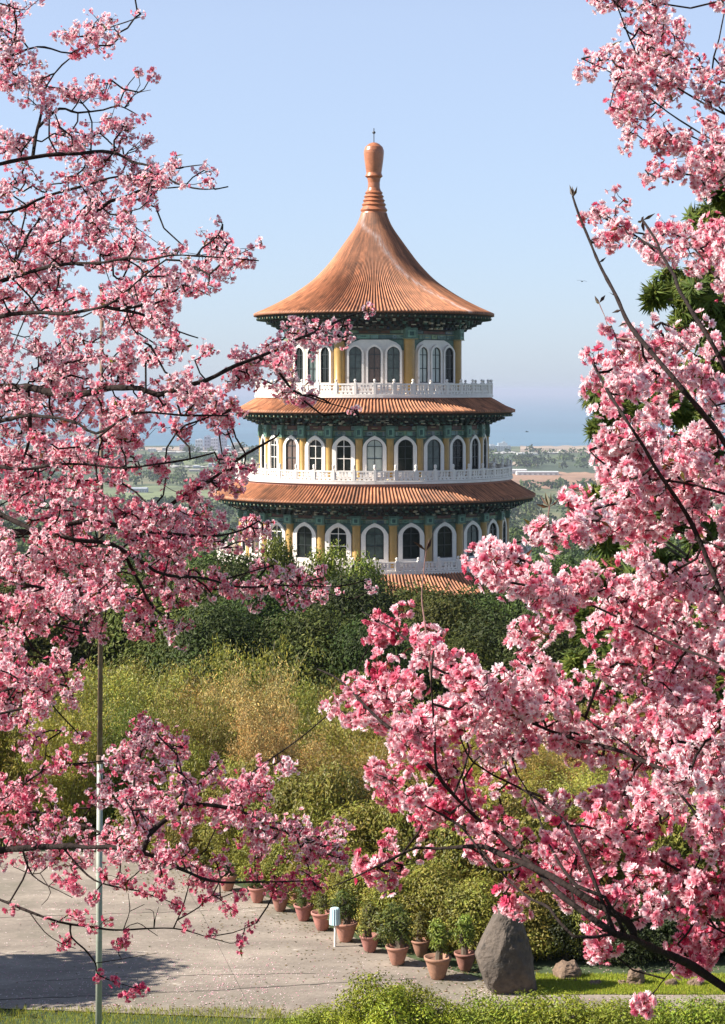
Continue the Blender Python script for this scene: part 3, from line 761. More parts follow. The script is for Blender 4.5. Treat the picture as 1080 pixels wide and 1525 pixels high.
# ------------------------------------------------------------ vegetation builders
def crown_points(n, blobs, surf=0.55, under=0.15):
    """points in and near the surface of a set of ellipsoid clumps: rows cx cy cz rx ry rz"""
    B = np.asarray(blobs, float); w = (B[:, 3] * B[:, 4] + B[:, 3] * B[:, 5]); w /= w.sum()
    k = rg.choice(len(B), n, p=w); u = unit(n); u[:, 2] = np.where((u[:, 2] < -under * 3) & (rg.random(n) < .7), -u[:, 2], u[:, 2])
    r = surf + (1.05 - surf) * rg.random(n) ** .6; r *= 1 + .12 * rg.normal(size=n)
    return B[k, :3] + u * B[k, 3:6] * r[:, None], u, k
def vary(base, n, a=.3, hue=.15):
    c = np.asarray(base, float)[None] * (1 + a * (rg.random((n, 1)) * 2 - 1))
    c[:, 0] *= 1 + hue * (rg.random(n) * 2 - 1); return c
def bamboo_mesh(h, rad, n, base, seed, tips=(0.40, 0.36, 0.12)):
    """a clump of many slender leaning stems hung with narrow leaves"""
    g = np.random.default_rng(seed); mb = MB(); ms = MB(); ns = 34; P = []; Nn = []; cs = []
    per = n // ns
    for s in range(ns):
        a = g.random() * 6.28; r0 = rad * .35 * math.sqrt(g.random()); lean = rad * (.15 + .8 * g.random()); hh = h * (.68 + .34 * g.random())
        t = np.linspace(0, 1, 9); x = math.cos(a) * (r0 + lean * t ** 2.0); y = math.sin(a) * (r0 + lean * t ** 2.0); z = hh * (t - .10 * t ** 4)
        pts = np.c_[x, y, z]; tube(ms, pts, np.linspace(.034, .008, 9), 4, cap=False)
        tt = .10 + .90 * g.random(per) ** .8; c = np.c_[np.interp(tt, t, x), np.interp(tt, t, y), np.interp(tt, t, z)]
        # sprays: group the leaves about short side twigs
        nsp = 40; st = .10 + .9 * g.random(nsp); sp = np.c_[np.interp(st, t, x), np.interp(st, t, y), np.interp(st, t, z)] + g.normal(size=(nsp, 3)) * np.array([.34, .34, .2]) * rad * .42
        k = g.integers(0, nsp, per); c = sp[k] + g.normal(size=(per, 3)) * np.array([.16, .16, .13])
        P.append(c); Nn.append(unit(per) + np.array([0, 0, .5])); tone = .7 + .6 * g.random()
        b = np.asarray(base) * tone; cc = vary(b, per, .35, .2); m = g.random(per) < .12; cc[m] = np.asarray(tips) * (.6 + .7 * g.random((m.sum(), 1))); cs.append(cc)
    P = np.concatenate(P); P[:, 2] = np.maximum(P[:, 2], .05)
    leaves(mb, P, np.concatenate(Nn), (.14 + .08 * rg.random(len(P))), .055, np.concatenate(cs), droop=.7)
    return mb, ms
def tree_mesh(h, rad, n, base, seed, leaf=(.26, .15), nb=18, trunk_h=.35, low=.3, flat_=1.0):
    g = np.random.default_rng(seed); bl = []
    for k in range(nb):
        t = (k + .5) / nb; z = h * (low + (.92 - low) * t); rr = rad * math.sqrt(max(.1, 1 - (2 * (t - .38)) ** 2 * .75)) * .8
        a = k * 2.4 + g.random(); d = rr * math.sqrt(g.random()) * .95; s = rad * (.30 + .22 * g.random())
        bl.append((d * math.cos(a), d * math.sin(a), z, s, s, s * (.72 + .2 * g.random()) * flat_))
    mb = MB(); P, u, k = crown_points(n, bl); tone = (.62 + .75 * g.random(nb))[k][:, None]
    c = vary(base, n, .35, .15) * tone
    leaves(mb, P, u + .7 * unit(n) + np.array([0, 0, .35]), leaf[0] * (.7 + .6 * rg.random(n)), leaf[1], c, droop=.2)
    ms = MB(); tr = rad * .06 + .06
    tube(ms, [(0, 0, -.4), (.05, 0, h * .2), (-.05 * h * .1, .1, h * .45), (.1, 0, h * .8)], [tr * 1.5, tr, tr * .8, tr * .25], 8)
    for b in bl[::2]: tube(ms, [(0, 0, b[2] * .62), (b[0] * .5, b[1] * .5, b[2] * .85), b[:3]], [tr * .5, tr * .3, tr * .1], 5)
    return mb, ms
protos = {}
def plant(kind, name, x, y, rz, s, label, cat, group=None, z=None, leaf_name='crown', stem_name='trunk'):
    """kind -> (leaf MB, stem MB, leaf mat, stem mat) built once, copied after"""
    lm, sm = protos[kind]
    root = empty(name, (x, y, g1(x, y) if z is None else z), rz, label=label, cat=cat, group=group); root.scale = s if isinstance(s, tuple) else (s, s, s)
    for src, nm in ((sm, stem_name), (lm, leaf_name)):
        if isinstance(src, tuple):
            ob = src[0].build(nm, src[1], root)
            if nm == leaf_name: protos[kind] = (ob.data, protos[kind][1])
            else: protos[kind] = (protos[kind][0], ob.data)
        else:
            ob = bpy.data.objects.new(nm, src); col.objects.link(ob); ob.parent = root
    return root
def reg(kind, pair, lmat, smat='trunk'): protos[kind] = ((pair[0], M[lmat]), (pair[1], M[smat]))

OL = (0.29, 0.275, 0.04)
for k in range(4): reg('bam%d' % k, bamboo_mesh(8.0, 2.6, 22000, [OL, (0.24, 0.26, 0.042), (0.32, 0.28, 0.05), (0.21, 0.22, 0.036)][k], 40 + k), 'bamboo', 'cane')
reg('gold', bamboo_mesh(8.0, 1.9, 17000, (0.50, 0.34, 0.11), 50, (0.55, 0.45, 0.2)), 'golden', 'cane')
for k in range(3): reg('dark%d' % k, tree_mesh(12, 4.6, 22000, [(0.055, 0.08, 0.014), (0.08, 0.10, 0.018), (0.045, 0.065, 0.014)][k], 60 + k, (.24, .12), 26), 'broad')
reg('lime', tree_mesh(12, 4.2, 17000, (0.16, 0.21, 0.028), 70, (.26, .15), 24), 'broad')
for k in range(2): reg('shrub%d' % k, tree_mesh(1.6, 1.0, 5200, [(0.21, 0.21, 0.034), (0.26, 0.225, 0.042)][k], 80 + k, (.085, .04), 14, low=.1), 'hedge')
reg('shrubdark', tree_mesh(1.6, 1.1, 4200, (0.045, 0.06, 0.018), 85, (.10, .05), 14, low=.1), 'hedge')

# bamboo thicket behind the yard
spots = []
row = 0
D = 52.0
while D < 84:
    sp = 3.3 + (D - 52) * .02
    n = int(.44 * D / sp) + 3
    for q in range(n):
        X = (q - (n - 1) / 2) * sp + rnd.uniform(-.6, .6) + (sp / 2 if row % 2 else 0)
        spots.append((X, D + rnd.uniform(-.9, .9)))
    D += 3.9; row += 1
def top_line(px):   # photograph row of the thicket top
    return np.interp(px, [-200, 0, 100, 260, 330, 410, 470, 560, 700, 1200], [925, 925, 918, 925, 945, 938, 960, 985, 1005, 1000])
for X, Dd in spots:
    px = 540 + FOC * X / Dd; g = g1(X, Dd)
    ytop = top_line(px) + np.interp(Dd, [50, 56, 62, 74, 84], [150, 85, 40, 5, 0]) + rnd.uniform(-12, 75)
    h = CAMZ - (ytop - 580) * Dd / FOC - g
    yard = [p for p in back]; be = np.interp(X, [p[0] for p in back], [p[1] for p in back])
    if Dd < be + 2.2: continue
    h = max(2.5, h); s = h / 8.0; w = min(1.0, max(.6, s)) * rnd.uniform(.75, 1.1)
    gold = (345 < px < 450 and 55 < Dd < 76) or (rnd.random() < .03)
    if gold: plant('gold', 'bamboo_clump', X, Dd, rnd.uniform(0, 6), (w, w, s), 'straw-gold drying bamboo clump standing out of the green thicket below the pagoda', 'bamboo', 'golden bamboo clumps', leaf_name='leaves', stem_name='stems')
    else: plant('bam%d' % rnd.randrange(4), 'bamboo_clump', X, Dd, rnd.uniform(0, 6), (w, w, s), 'olive green feathery bamboo clump in the thicket between the yard and the dark trees', 'bamboo', 'green bamboo clumps of the thicket', leaf_name='leaves', stem_name='stems')

# dark broadleaf trees between the thicket and the pagoda: photograph column, top row, distance
for q, (px, yt, Dd, wd) in enumerate([(-60, 860, 100, 1.1), (30, 870, 96, 1), (120, 872, 100, 1), (205, 862, 98, 1), (285, 868, 95, 1), (345, 862, 101, 1.0), (400, 882, 92, .85), (455, 868, 99, 1), (520, 880, 94, .9), (590, 868, 104, 1),
      (655, 872, 98, .95), (725, 878, 100, 1), (800, 868, 97, 1), (870, 872, 101, 1), (945, 862, 97, 1), (1030, 858, 100, 1.1), (1120, 860, 98, 1.1),
      (320, 920, 86, .8), (480, 925, 86, .8), (620, 915, 87, .8), (760, 915, 86, .85), (560, 935, 84, .7), (690, 940, 84, .75), (830, 925, 85, .8), (900, 915, 87, .85), (1000, 915, 85, .9),
      (230, 850, 118, 1.1), (310, 842, 121, 1.1), (620, 862, 119, 1.0), (700, 880, 120, 1.0), (830, 848, 122, 1.1), (920, 840, 120, 1.1), (140, 845, 120, 1.1), (1010, 835, 121, 1.1)]):
    X = (px - 540) * Dd / FOC; g = g1(X, Dd); h = CAMZ - (yt - 580) * Dd / FOC - g
    plant('dark%d' % (q % 3), 'broadleaf_tree', X, Dd, rnd.uniform(0, 6), (wd, wd, h / 12.0 * (.97 if 560 < px < 800 else 1.04)), 'dark green broadleaf tree in the belt between the bamboo thicket and the pagoda', 'tree', 'dark trees in front of the pagoda')
for px, yt, Dd, lb in ((415, 818, 128, 'bright green leafy tree whose top hides the left foot of the pagoda'), (487, 832, 130, 'bright green rounded tree crown under the middle left pagoda windows'), (545, 848, 126, 'yellow green tree crown just left of the lowest visible balustrade'), (375, 845, 127, 'light green tree crown behind the left blossoms beside the pagoda')):
    X = (px - 540) * Dd / FOC; g = g1(X, Dd); h = CAMZ - (yt - 580) * Dd / FOC - g
    plant('lime', 'leafy_tree', X, Dd, rnd.uniform(0, 6), (.62, .62, h / 12.0 * 1.03), lb, 'tree')

# low bushes along the back of the yard
for q in range(34):
    t = q / 33; px = 215 + t * 900; 
    X0 = (px - 540) / FOC
    yb = np.interp(px, [180, 260, 330, 400, 480, 560, 640, 720, 800, 1180], [1270, 1288, 1310, 1337, 1376, 1410, 1436, 1452, 1455, 1452]) 
    Dd = CAMZ * FOC / (yb - 580) + 1.15 + rnd.uniform(0, .5); X = X0 * Dd
    kk = 'shrubdark' if px > 800 and rnd.random() < .75 else 'shrub%d' % (q % 2)
    plant(kk, 'bush', X, Dd, rnd.uniform(0, 6), rnd.uniform(.75, 1.05) * (1.0 if px < 800 else .8), 'dense small-leaved bush in the row behind the pots and rocks' , 'bush', 'bushes along the back of the yard', leaf_name='foliage', stem_name='stem')
for q in range(30):
    px = 300 + q / 29 * 860 + rnd.uniform(-10, 10)
    yb = np.interp(px, [180, 330, 480, 640, 800, 1180], [1262, 1300, 1366, 1424, 1440, 1440]); Dd = CAMZ * FOC / (yb - 580) + 3.0 + rnd.uniform(0, .8); X = (px - 540) / FOC * Dd
    plant('shrub%d' % (q % 2), 'bush', X, Dd, rnd.uniform(0, 6), (rnd.uniform(1.1, 1.5), 1.3, rnd.uniform(1.3, 1.9)), 'taller olive green bush behind the front bush row, under the bamboo', 'bush', 'taller bushes under the bamboo', leaf_name='foliage', stem_name='stem')

# tree outside the left edge whose shadow falls on the yard
reg('offtree', tree_mesh(1.6, 1.1, 12000, (0.045, 0.06, 0.018), 85, (.10, .07), 14, low=.1), 'hedge')
plant('offtree', 'leafy_tree', -14.3, 41.9, 0.4, (2.3, 2.6, 4.1), 'leafy tree just off the left side of the yard casting the shadow on the paving', 'tree')

# clipped lime bushes along the near edge of the yard
reg('lime_bush', tree_mesh(1.1, .85, 3400, (0.30, 0.33, 0.03), 91, (.075, .036), 14, low=.05), 'hedge')
reg('lime_low', tree_mesh(.55, .9, 2600, (0.24, 0.28, 0.03), 92, (.075, .034), 12, low=.0), 'hedge')
for q, (px, D_, s) in enumerate([(560, 38.9, 1.0), (612, 39.0, .85), (520, 38.8, .62), (655, 38.7, .68), (585, 38.3, .95)]):
    plant('lime_bush', 'lime_bush', (px - 540) / FOC * D_, D_, q * 1.3, s, ['yellow-green bush with the tallest top at the bottom edge left of the stone', 'yellow-green bush just right of the tallest one at the bottom edge', 'small yellow-green bush at the left end of the bottom bushes', 'small yellow-green bush at the right end of the taller group', 'yellow-green bush in front of the tallest one at the bottom edge'][q], 'bush', leaf_name='foliage', stem_name='stem')
for q, px in enumerate([440, 475, 700, 745, 790, 835, 880, 925, 970, 1015, 1060, 1105]):
    D_ = 38.9 + rnd.uniform(-.2, .3)
    plant('lime_low', 'low_hedge_plant', (px - 540) / FOC * D_, D_, q * 1.1, rnd.uniform(.8, 1.15) * (.7 if px < 600 else 1), 'low yellow-green hedge plant in the strip along the bottom edge', 'hedge plant', 'low hedge plants along the bottom', leaf_name='foliage', stem_name='stem')

# ------------------------------------------------------------ lawn and grass
def grass(name, poly_px, n, hgt, base, label, z=0.006, wid=.012):
    mb = MB(); P = []
    x0, y0, x1, y1 = poly_px; c = 0
    pts = []
    for _ in range(n):
        px = rnd.uniform(x0, x1); py = rnd.uniform(y0, y1); pts.append(gp(px, py))
    P = np.array(pts); P = np.c_[P, ground(P[:, 0], P[:, 1])]; P[:, 2] = np.maximum(P[:, 2], 0) 
    m = len(P); N_ = unit(m); N_[:, 2] *= .2
    T = np.c_[rg.normal(size=(m, 2)) * .45, np.ones(m)]
    leaves(mb, P, N_, hgt * (.5 + rg.random(m)), wid, vary(base, m, .35, .2), T=T)
    return tag(mb.build(name, M['grass']), label, 'grass', kind='stuff')
flat('lawn', [gp(800, 1481), gp(1250, 1482), gp(1250, 1452), gp(795, 1456)][::1], 0.010, mat('lawn_soil', (0.16, 0.19, 0.03), .95, n_scale=3, n_amt=.4))
grass('lawn_grass', (798, 1452, 1180, 1482), 30000, .06, (0.36, 0.40, 0.05), 'short bright grass strip in front of the rocks')
grass('verge_grass', (-80, 1504, 420, 1560), 9000, .10, (0.32, 0.33, 0.05), 'rough grass verge along the bottom left edge')
grass('bank_grass', (400, 1512, 1180, 1560), 9000, .14, (0.28, 0.30, 0.045), 'rough grass under the hedge plants at the bottom')

def litter(name, n, cols, size, label, zones):
    mb = MB(); P = []
    for _ in range(n):
        z_ = rnd.choice(zones); x, y = gp(rnd.uniform(z_[0], z_[2]), rnd.uniform(z_[1], z_[3])); P.append((x, y, .012))
    P = np.array(P); m = len(P); N_ = unit(m) * .35 + np.array([0, 0, 1.0])
    leaves(mb, P, N_, size * (.6 + .8 * rg.random(m)), size * .7, np.array(cols)[rg.integers(0, len(cols), m)] * (.8 + .4 * rg.random((m, 1))))
    return tag(mb.build(name, M['grass']), label, 'litter', kind='stuff')
litter('fallen_petals', 3800, [(.85, .55, .60), (.8, .35, .45), (.9, .75, .75)], .035, 'pale cherry petals scattered over the paved yard', [(-60, 1290, 420, 1500), (0, 1420, 420, 1500), (60, 1300, 560, 1500), (300, 1440, 1080, 1505)])
litter('fallen_leaves', 2600, [(.16, .11, .05), (.22, .15, .06), (.10, .10, .04)], .06, 'brown leaf litter along the edges of the yard', [(180, 1285, 330, 1330), (300, 1320, 480, 1390), (420, 1370, 700, 1460), (640, 1440, 800, 1482), (0, 1495, 500, 1512), (600, 1490, 1080, 1514), (0, 1270, 1080, 1500)])

# ------------------------------------------------------------ stone and rocks
st = empty('standing_stone', (*gp(752, 1474), -0.09), 0, label='tall upright brown boulder standing beside the flower pots', cat='stone')
mb = MB(); k = 41.9 / FOC
def sp_(y, l, r): return ((1477 - y) * k, (l - 752) * k, (r - 752) * k)
rock(mb, [sp_(1481, 728, 799), sp_(1470, 722, 801), sp_(1450, 706, 799), sp_(1425, 698, 795), sp_(1405, 703, 789), sp_(1385, 712, 785), sp_(1368, 722, 781), sp_(1356, 729, 778), sp_(1349, 738, 771)], 72, .85, 5, .035, freq=3.2, ex=(1.05, 1.0))
o = mb.build('stone', M['rockm'], st, smooth=False); o.rotation_euler = (0, 0, 0)
rocks = [(846, 1455, 46, 27, 'largest rounded rock on the grass right of the standing stone'), (948, 1465, 30, 25, 'pale angular rock at the back of the lawn under the big cherry limb'),
         (886, 1466, 22, 12, 'small flat reddish rock between the rounded rock and the angular one'), (860, 1462, 16, 7, 'tiny stone touching the foot of the rounded rock'), (926, 1466, 18, 10, 'low stone just left of the pale angular rock'),
         (1000, 1467, 22, 12, 'low dark stone right of the pale angular rock'), (1035, 1468, 26, 14, 'broad low stone near the right edge of the lawn')]
for q, (px, py, w, h, lb) in enumerate(rocks):
    x, y = gp(px, py); s = y / FOC; mb = MB(); W = w * s / 2; H = h * s * .92
    rock(mb, [(-.03, -W, W), (H * .4, -W * 1.02, W * 1.0), (H * .75, -W * .85, W * .8), (H, -W * .45, W * .5)], 28, .8, 30 + q, .05, freq=5)
    o = mb.build('rock', M['boulder']); o.location = (x, y, -.03); tag(o, lb, 'rock', 'rocks on the lawn')

# ------------------------------------------------------------ potted plants
def pot_mesh():
    mb = MB(); lathe(mb, [(0, 0), (.115, 0), (.125, .03), (.14, .05), (.175, .16), (.21, .28), (.225, .335), (.245, .34), (.25, .39), (.225, .395), (.20, .33), (0, .32)], 28); return mb
pot_mb = pot_mesh(); pot_me = [None]
soil_me = [None]
M['soil'] = mat('dark_soil', (0.05, 0.035, 0.025), .95)
reg('pp0', tree_mesh(.75, .36, 900, (0.10, 0.13, 0.028), 101, (.085, .036), 10, low=.15), 'hedge')
reg('pp1', tree_mesh(.75, .30, 700, (0.16, 0.16, 0.035), 102, (.08, .036), 9, low=.2), 'hedge')
reg('pp2', tree_mesh(.9, .34, 650, (0.20, 0.24, 0.035), 103, (.11, .04), 8, low=.25), 'hedge')
pots = [(383.5, 1348, 1.0, 'pp0', .55, 'terracotta pot at the far left end of the visible row'), (417.6, 1361, .95, 'pp1', .55, 'terracotta pot second from the left end of the row'), (441, 1352, .85, 'pp0', .6, 'half hidden terracotta pot behind the second and third pots'),
        (452.5, 1375, 1.0, 'pp0', .8, 'terracotta pot with a dark leafy shrub, left of the bluish-topped post'), (480, 1389, 1.0, 'pp1', .8, 'terracotta pot with dry yellowish shrub directly left of the bluish-topped post'),
        (515, 1406, 1.05, 'pp0', 1.1, 'terracotta pot with full shrub directly right of the bluish-topped post'), (551, 1421.6, 1.02, 'pp1', 1.35, 'terracotta pot with a tall olive shrub midway along the row'), (592, 1441, 1.1, 'pp0', 1.45, 'terracotta pot with tall dark shrub, second from the front end'),
        (627, 1427.5, .95, 'pp1', 1.2, 'terracotta pot standing behind the two front pots'), (652, 1461.5, 1.12, 'pp2', .95, 'nearest terracotta pot, with bright light green leaves'), (693, 1449, .92, 'pp2', 1.15, 'terracotta pot tucked against the left side of the standing stone'),
        (339, 1330, .95, 'pp0', .6, 'terracotta pot left of the visible row, mostly behind blossoms'), (300, 1316, .95, 'pp1', .6, 'furthest left terracotta pot hidden among the blossoms')]
for q, (px, py, s, kd, ps, lb) in enumerate(pots):
    x, y = gp(px, py - 4)
    s *= rnd.uniform(.92, 1.08)
    root = empty('potted_plant', (x, y, .005), q * 1.7, label=lb, cat='potted plant', group='potted plants along the yard edge'); root.scale = (s, s, s)
    if pot_me[0] is None:
        a = pot_mb.build('pot', M['terracotta'], root, True); pot_me[0] = a.data
    else: a = bpy.data.objects.new('pot', pot_me[0]); col.objects.link(a); a.parent = root
    lm, sm = protos[kd]
    for src, nm in ((sm, 'stem'), (lm, 'foliage')):
        if isinstance(src, tuple):
            ob = src[0].build(nm, src[1], root); protos[kd] = (ob.data, protos[kd][1]) if nm == 'foliage' else (protos[kd][0], ob.data)
        else: ob = bpy.data.objects.new(nm, src); col.objects.link(ob); ob.parent = root
        ob.location = (0, 0, .33); ob.scale = (max(.75, ps * .82), max(.75, ps * .82), ps * .85); ob.rotation_euler = (0, 0, q)

# pale post with a light blue cover among the pots
x, y = gp(499, 1410)
root = empty('marker_post', (x, y, 0.0), 0, label='thin pale post with a light blue striped cover on top, among the pots', cat='post'); root.scale = (.8, .8, .92)
mb = MB(); tube(mb, [(0, 0, -.02), (.01, 0, .4), (-.01, 0, .86)], .035, 8); mb.build('post', M['white'], root)
mb = MB(); a = np.arange(28) * 2 * math.pi / 28; prof = [(.0, .95), (.10, .95), (.125, .93), (.13, .8), (.14, .66), (.15, .55)]
lathe(mb, prof, 28); v = mb.V[0]; kk = np.tile(np.arange(28) % 2, len(prof)); v[:, :2] *= (1 + .09 * kk)[:, None]
mb.C[0] = np.where(kk[:, None] == 1, np.array([[.62, .72, .74]]), np.array([[.28, .50, .58]])).astype(float)
mb.build('cover', M['concrete_b'], root)

# ------------------------------------------------------------ the tall pole at the left
x = (147 - 540) / FOC * 38.4
pole = empty('tall_pole', (x, 38.4, g1(x, 38.4) - .05), 0, label='tall thin pole, rusty above and pale green below, rising through the left blossoms', cat='pole')
zt = CAMZ + (580 - 428) * 38.4 / FOC; zj = CAMZ - (1128 - 580) * 38.4 / FOC; dx = 5 * 38.4 / FOC
b0 = pole.location.z
def pz_(z): return (dx * (z / zt), 0, z - b0)
mb = MB(); tube(mb, [pz_(-.3), pz_(zj)], [.062, .056], 14); mb.build('lower_tube', M['poleg'], pole, True)
mb = MB(); tube(mb, [pz_(zj), pz_(zt)], [.050, .036], 12); up_ = mb.build('upper_tube', M['poler'], pole, True)
mb = MB(); p = pz_(zj); lathe(mb, [(.056, p[2] - .12), (.066, p[2] - .11), (.066, p[2] + .03), (.052, p[2] + .05)], 16, p[0], 0); mb.build('collar', M['poler'], pole)
mb = MB(); p = pz_(zt); lathe(mb, [(0, p[2] + .09), (.05, p[2] + .07), (.075, p[2] + .02), (.06, p[2] - .03), (.036, p[2] - .05)], 16, p[0], 0); mb.build('cap', M['steel'], pole, True)

# ------------------------------------------------------------ birds
def bird(px, py, D, span, tilt, lb):
    mb = MB(); s = span
    rings = []
    for t, r in ((-.30, .008), (-.22, .035), (-.08, .065), (.08, .055), (.18, .035), (.26, .032), (.31, .012)): rings.append(((t * s, 0, 0), r * s))
    tube(mb, [p_ for p_, _ in rings], [r for _, r in rings], 8)
    o = mb.build('bird', M['frame'], None, True)
    for sgn in (-1, 1):
        w = MB(); top = [(.10, 0, .02), (.07, .22, .10), (.0, .42, .07), (-.08, .52, .03)]; bot = [(-.08, 0, .02), (-.07, .2, .09), (-.09, .38, .06), (-.10, .52, .03)]
        v = [(a_ * s, sgn * b_ * s, c_ * s) for a_, b_, c_ in top + bot]; v2 = [(a_, b_, c_ - .012 * s) for a_, b_, c_ in v]
        f = [[0, 1, 5, 4], [1, 2, 6, 5], [2, 3, 7, 6]]; f2 = [[8 + i for i in q[::-1]] for q in f]
        w.add(v + v2, np.array(f + f2 + [[0, 8, 9, 1], [1, 9, 10, 2], [2, 10, 11, 3], [4, 5, 13, 12], [5, 6, 14, 13], [6, 7, 15, 14]])); w.build('wing', M['frame'], o)
    w = MB(); w.add([(-.26 * s, .03 * s, .01 * s), (-.26 * s, -.03 * s, .01 * s), (-.42 * s, -.07 * s, .0), (-.42 * s, .07 * s, .0), (-.26 * s, .03 * s, -.005 * s), (-.26 * s, -.03 * s, -.005 * s), (-.42 * s, -.07 * s, -.01 * s), (-.42 * s, .07 * s, -.01 * s)], np.array([[0, 1, 2, 3], [7, 6, 5, 4], [0, 3, 7, 4], [1, 5, 6, 2]])); w.build('tail', M['frame'], o)
    o.location = PX(px, py, D); o.rotation_euler = (R(8), 0, tilt); tag(o, lb, 'bird')
bird(867, 419, 200, 1.0, R(70), 'small dark bird gliding in the open sky right of the pagoda roof')
bird(785, 643, 150, .45, R(20), 'tiny dark bird over the sea right of the middle roof')

# ------------------------------------------------------------ evergreen behind the right cherry
def evergreen():
    root = empty('evergreen_tree', (3.6, 14.0, g1(3.6, 14.0)), 0, label='dark evergreen with long glossy leaf whorls behind the right-hand cherry', cat='tree')
    o3 = np.array(root.location); ms = MB(); base = np.array([0, 0, -.3])
    trunk = [(0, 0, -.4), (-.1, 0, 2.0), (-.25, .1, 4.5), (-.35, 0, 6.8)]; tube(ms, trunk, [.24, .19, .13, .05], 10); tr = ms.build('trunk', M['trunk'], root, True)
    tp = np.array(trunk)
    cl = [(1075, 285, 28), (1050, 325, 30), (1085, 330, 35), (1000, 425, 30), (975, 440, 18), (1035, 440, 34), (1075, 400, 40), (1060, 480, 40), (1020, 480, 26), (1080, 540, 40), (1045, 560, 32), (1000, 560, 22), (895, 590, 26), (910, 625, 28), (890, 640, 14), (935, 600, 24), (930, 665, 22), (955, 645, 22), (985, 600, 26), (1010, 610, 26),
          (880, 770, 24), (905, 800, 30), (885, 740, 16), (930, 760, 30), (960, 810, 34), (1000, 760, 36), (1050, 700, 40), (1060, 800, 40), (1010, 860, 40), (950, 880, 40), (1070, 900, 40), (895, 860, 32), (870, 930, 28), (930, 950, 40), (1000, 960, 40), (1080, 1000, 40), (900, 1010, 30), (860, 990, 24), (990, 680, 34), (1040, 630, 36), (960, 720, 30), (1120, 450, 50), (1130, 600, 50), (1130, 750, 50), (1130, 350, 45), (1200, 380, 55), (1240, 520, 60), (1190, 660, 50), (1260, 760, 60), (1350, 620, 60), (1400, 480, 55), (1320, 340, 50), (1230, 280, 45), (1180, 850, 50), (1300, 900, 55), (1420, 760, 60), (1470, 620, 50), (1380, 900, 50), (1280, 430, 50)]
    ml = MB(); mt = MB(); k = 0
    for cx, cy, rr in cl:
        D = 13.6 + rnd.uniform(-.9, .9); c = PX(cx, cy, D) - o3; r = rr * D / FOC
        j = tp[np.argmin(np.abs(tp[:, 2] - (c[2] - .5)))]; mid = (j + c) / 2 + np.array([0, 0, -.15]); tube(mt, [j, mid, c], [.022, .014, .007], 5)
        nw = int(27 * (rr / 28) ** 2) + 5
        for w in range(nw):
            p = c + unit(1)[0] * r * rnd.random() ** .4 * np.array([1, 1.2, 1]); ax = (p - c) / (np.linalg.norm(p - c) + .001) + np.array([0, 0, .35]); ax /= np.linalg.norm(ax)
            tube(mt, [c, (c + p) / 2 + np.array([0, 0, -.01]), p], [.010, .006, .004], 3, cap=False)
            n = rnd.randint(16, 24); T = unit(n) + ax * .75; N_ = unit(n) * .35 + ax
            leaves(ml, np.tile(p, (n, 1)) - ax * .05 * rg.random((n, 1)), N_, .075 + .05 * rg.random(n), .021, vary(rnd.choice([(0.05, 0.095, 0.016), (0.07, 0.12, 0.02), (0.10, 0.145, 0.022)]), n, .3, .2), T=T)
    mt.build('branches', M['trunk'], root); ml.build('crown', M['broad'], root)
evergreen()

# ------------------------------------------------------------ cherry trees
# how full of blossom each 40-pixel square of the photograph is (0-9), one table for each tree
def table(rows, n=40):
    g = ['.' * 27] * n
    for r, c, t in rows: g[r] = ('.' * c + t).ljust(27, '.')
    return g
GL = table([(r, 0, t) for r, t in enumerate("41.253 83586 845703 453353 396886 497523 268678653 79984232 999983114 9999977885 944378884 96799664 9997735400585 987666567884 999989964145 678886999 6675985114 7777986473 9999722688 99999988992 9988999986 98999888667774 8885584222333 6763087 655 874 451".split())])
GM = table([(26 + r, 0, t) for r, t in enumerate("000001 26321550 57653787126 88787898886 8889998988667 6656788899865 1240336888864 000000002322".split())])
GR = table([(0, 22, "56303"), (1, 22, "38835"), (2, 21, "388847"), (3, 22, "25724"), (4, 23, "8645"), (5, 23, "5878"), (6, 24, "647"), (7, 22, "24"), (8, 22, "67476"), (9, 23, "0599"), (10, 25, "47"), (11, 25, "20"),
    (12, 22, "38461"), (13, 22, "47862"), (14, 22, "27633"), (15, 22, "17247"), (16, 22, "36589"), (17, 21, "888899"), (18, 21, "388899"), (19, 18, "136788889"), (20, 17, "7888766777"), (21, 17, "3899876667"), (22, 13, "22100137888478"),
    (23, 13, "78730025288889"), (24, 11, "2225764234578889"), (25, 11, "6763347777888999"), (26, 12, "374235788889999"), (27, 13, "24432488888899"), (28, 13, "46234444567788"), (29, 13, "13213454245677"), (30, 14, "0123454445236"),
    (31, 13, "24212334353036"), (32, 12, "476202144334477"), (33, 12, "564210320322457"), (34, 18, "030042237"), (35, 20, "3114434"), (36, 24, "12"), (37, 23, "11")])
XM = [(107, 1364), (137, 1382), (159, 1369), (185, 1399), (98, 1399), (78, 1373), (111, 1321), (137, 1342), (141, 1336), (178, 1310), (207, 1323), (233, 1329), (240, 1334), (259, 1347), (268, 1350), (19, 1355), (304, 1340), (333, 1351), (343, 1357), (278, 1377), (318, 1388), (355, 1395), (374, 1379), (361, 1410), (358, 1400), (170, 1462), (196, 1477), (148, 1458), (185, 1482), (113, 1318), (118, 1325), (96, 1312), (89, 1302), (80, 1290), (60, 1285), (105, 1289), (150, 1300), (160, 1305), (190, 1312), (220, 1328), (182, 1404), (176, 1409), (188, 1392), (96, 1407), (115, 1360), (123, 1368), (214, 1474), (205, 1470)]
XR = [(957, 1493), (962, 1498), (955, 1499), (885, 310), (872, 325)]
XL = [(548, 460), (552, 465), (206, 106), (208, 20), (219, 208), (216, 212), (222, 210), (462, 590), (528, 612), (60, 3), (430, 1076), (118, 1098), (112, 1100), (124, 1096)]
def cell(g, r, c):
    if r < 0 or r >= len(g) or c >= len(g[r]): return 0.0
    ch = g[r][max(0, c)]
    return float(ch) if ch.isdigit() else 0.0
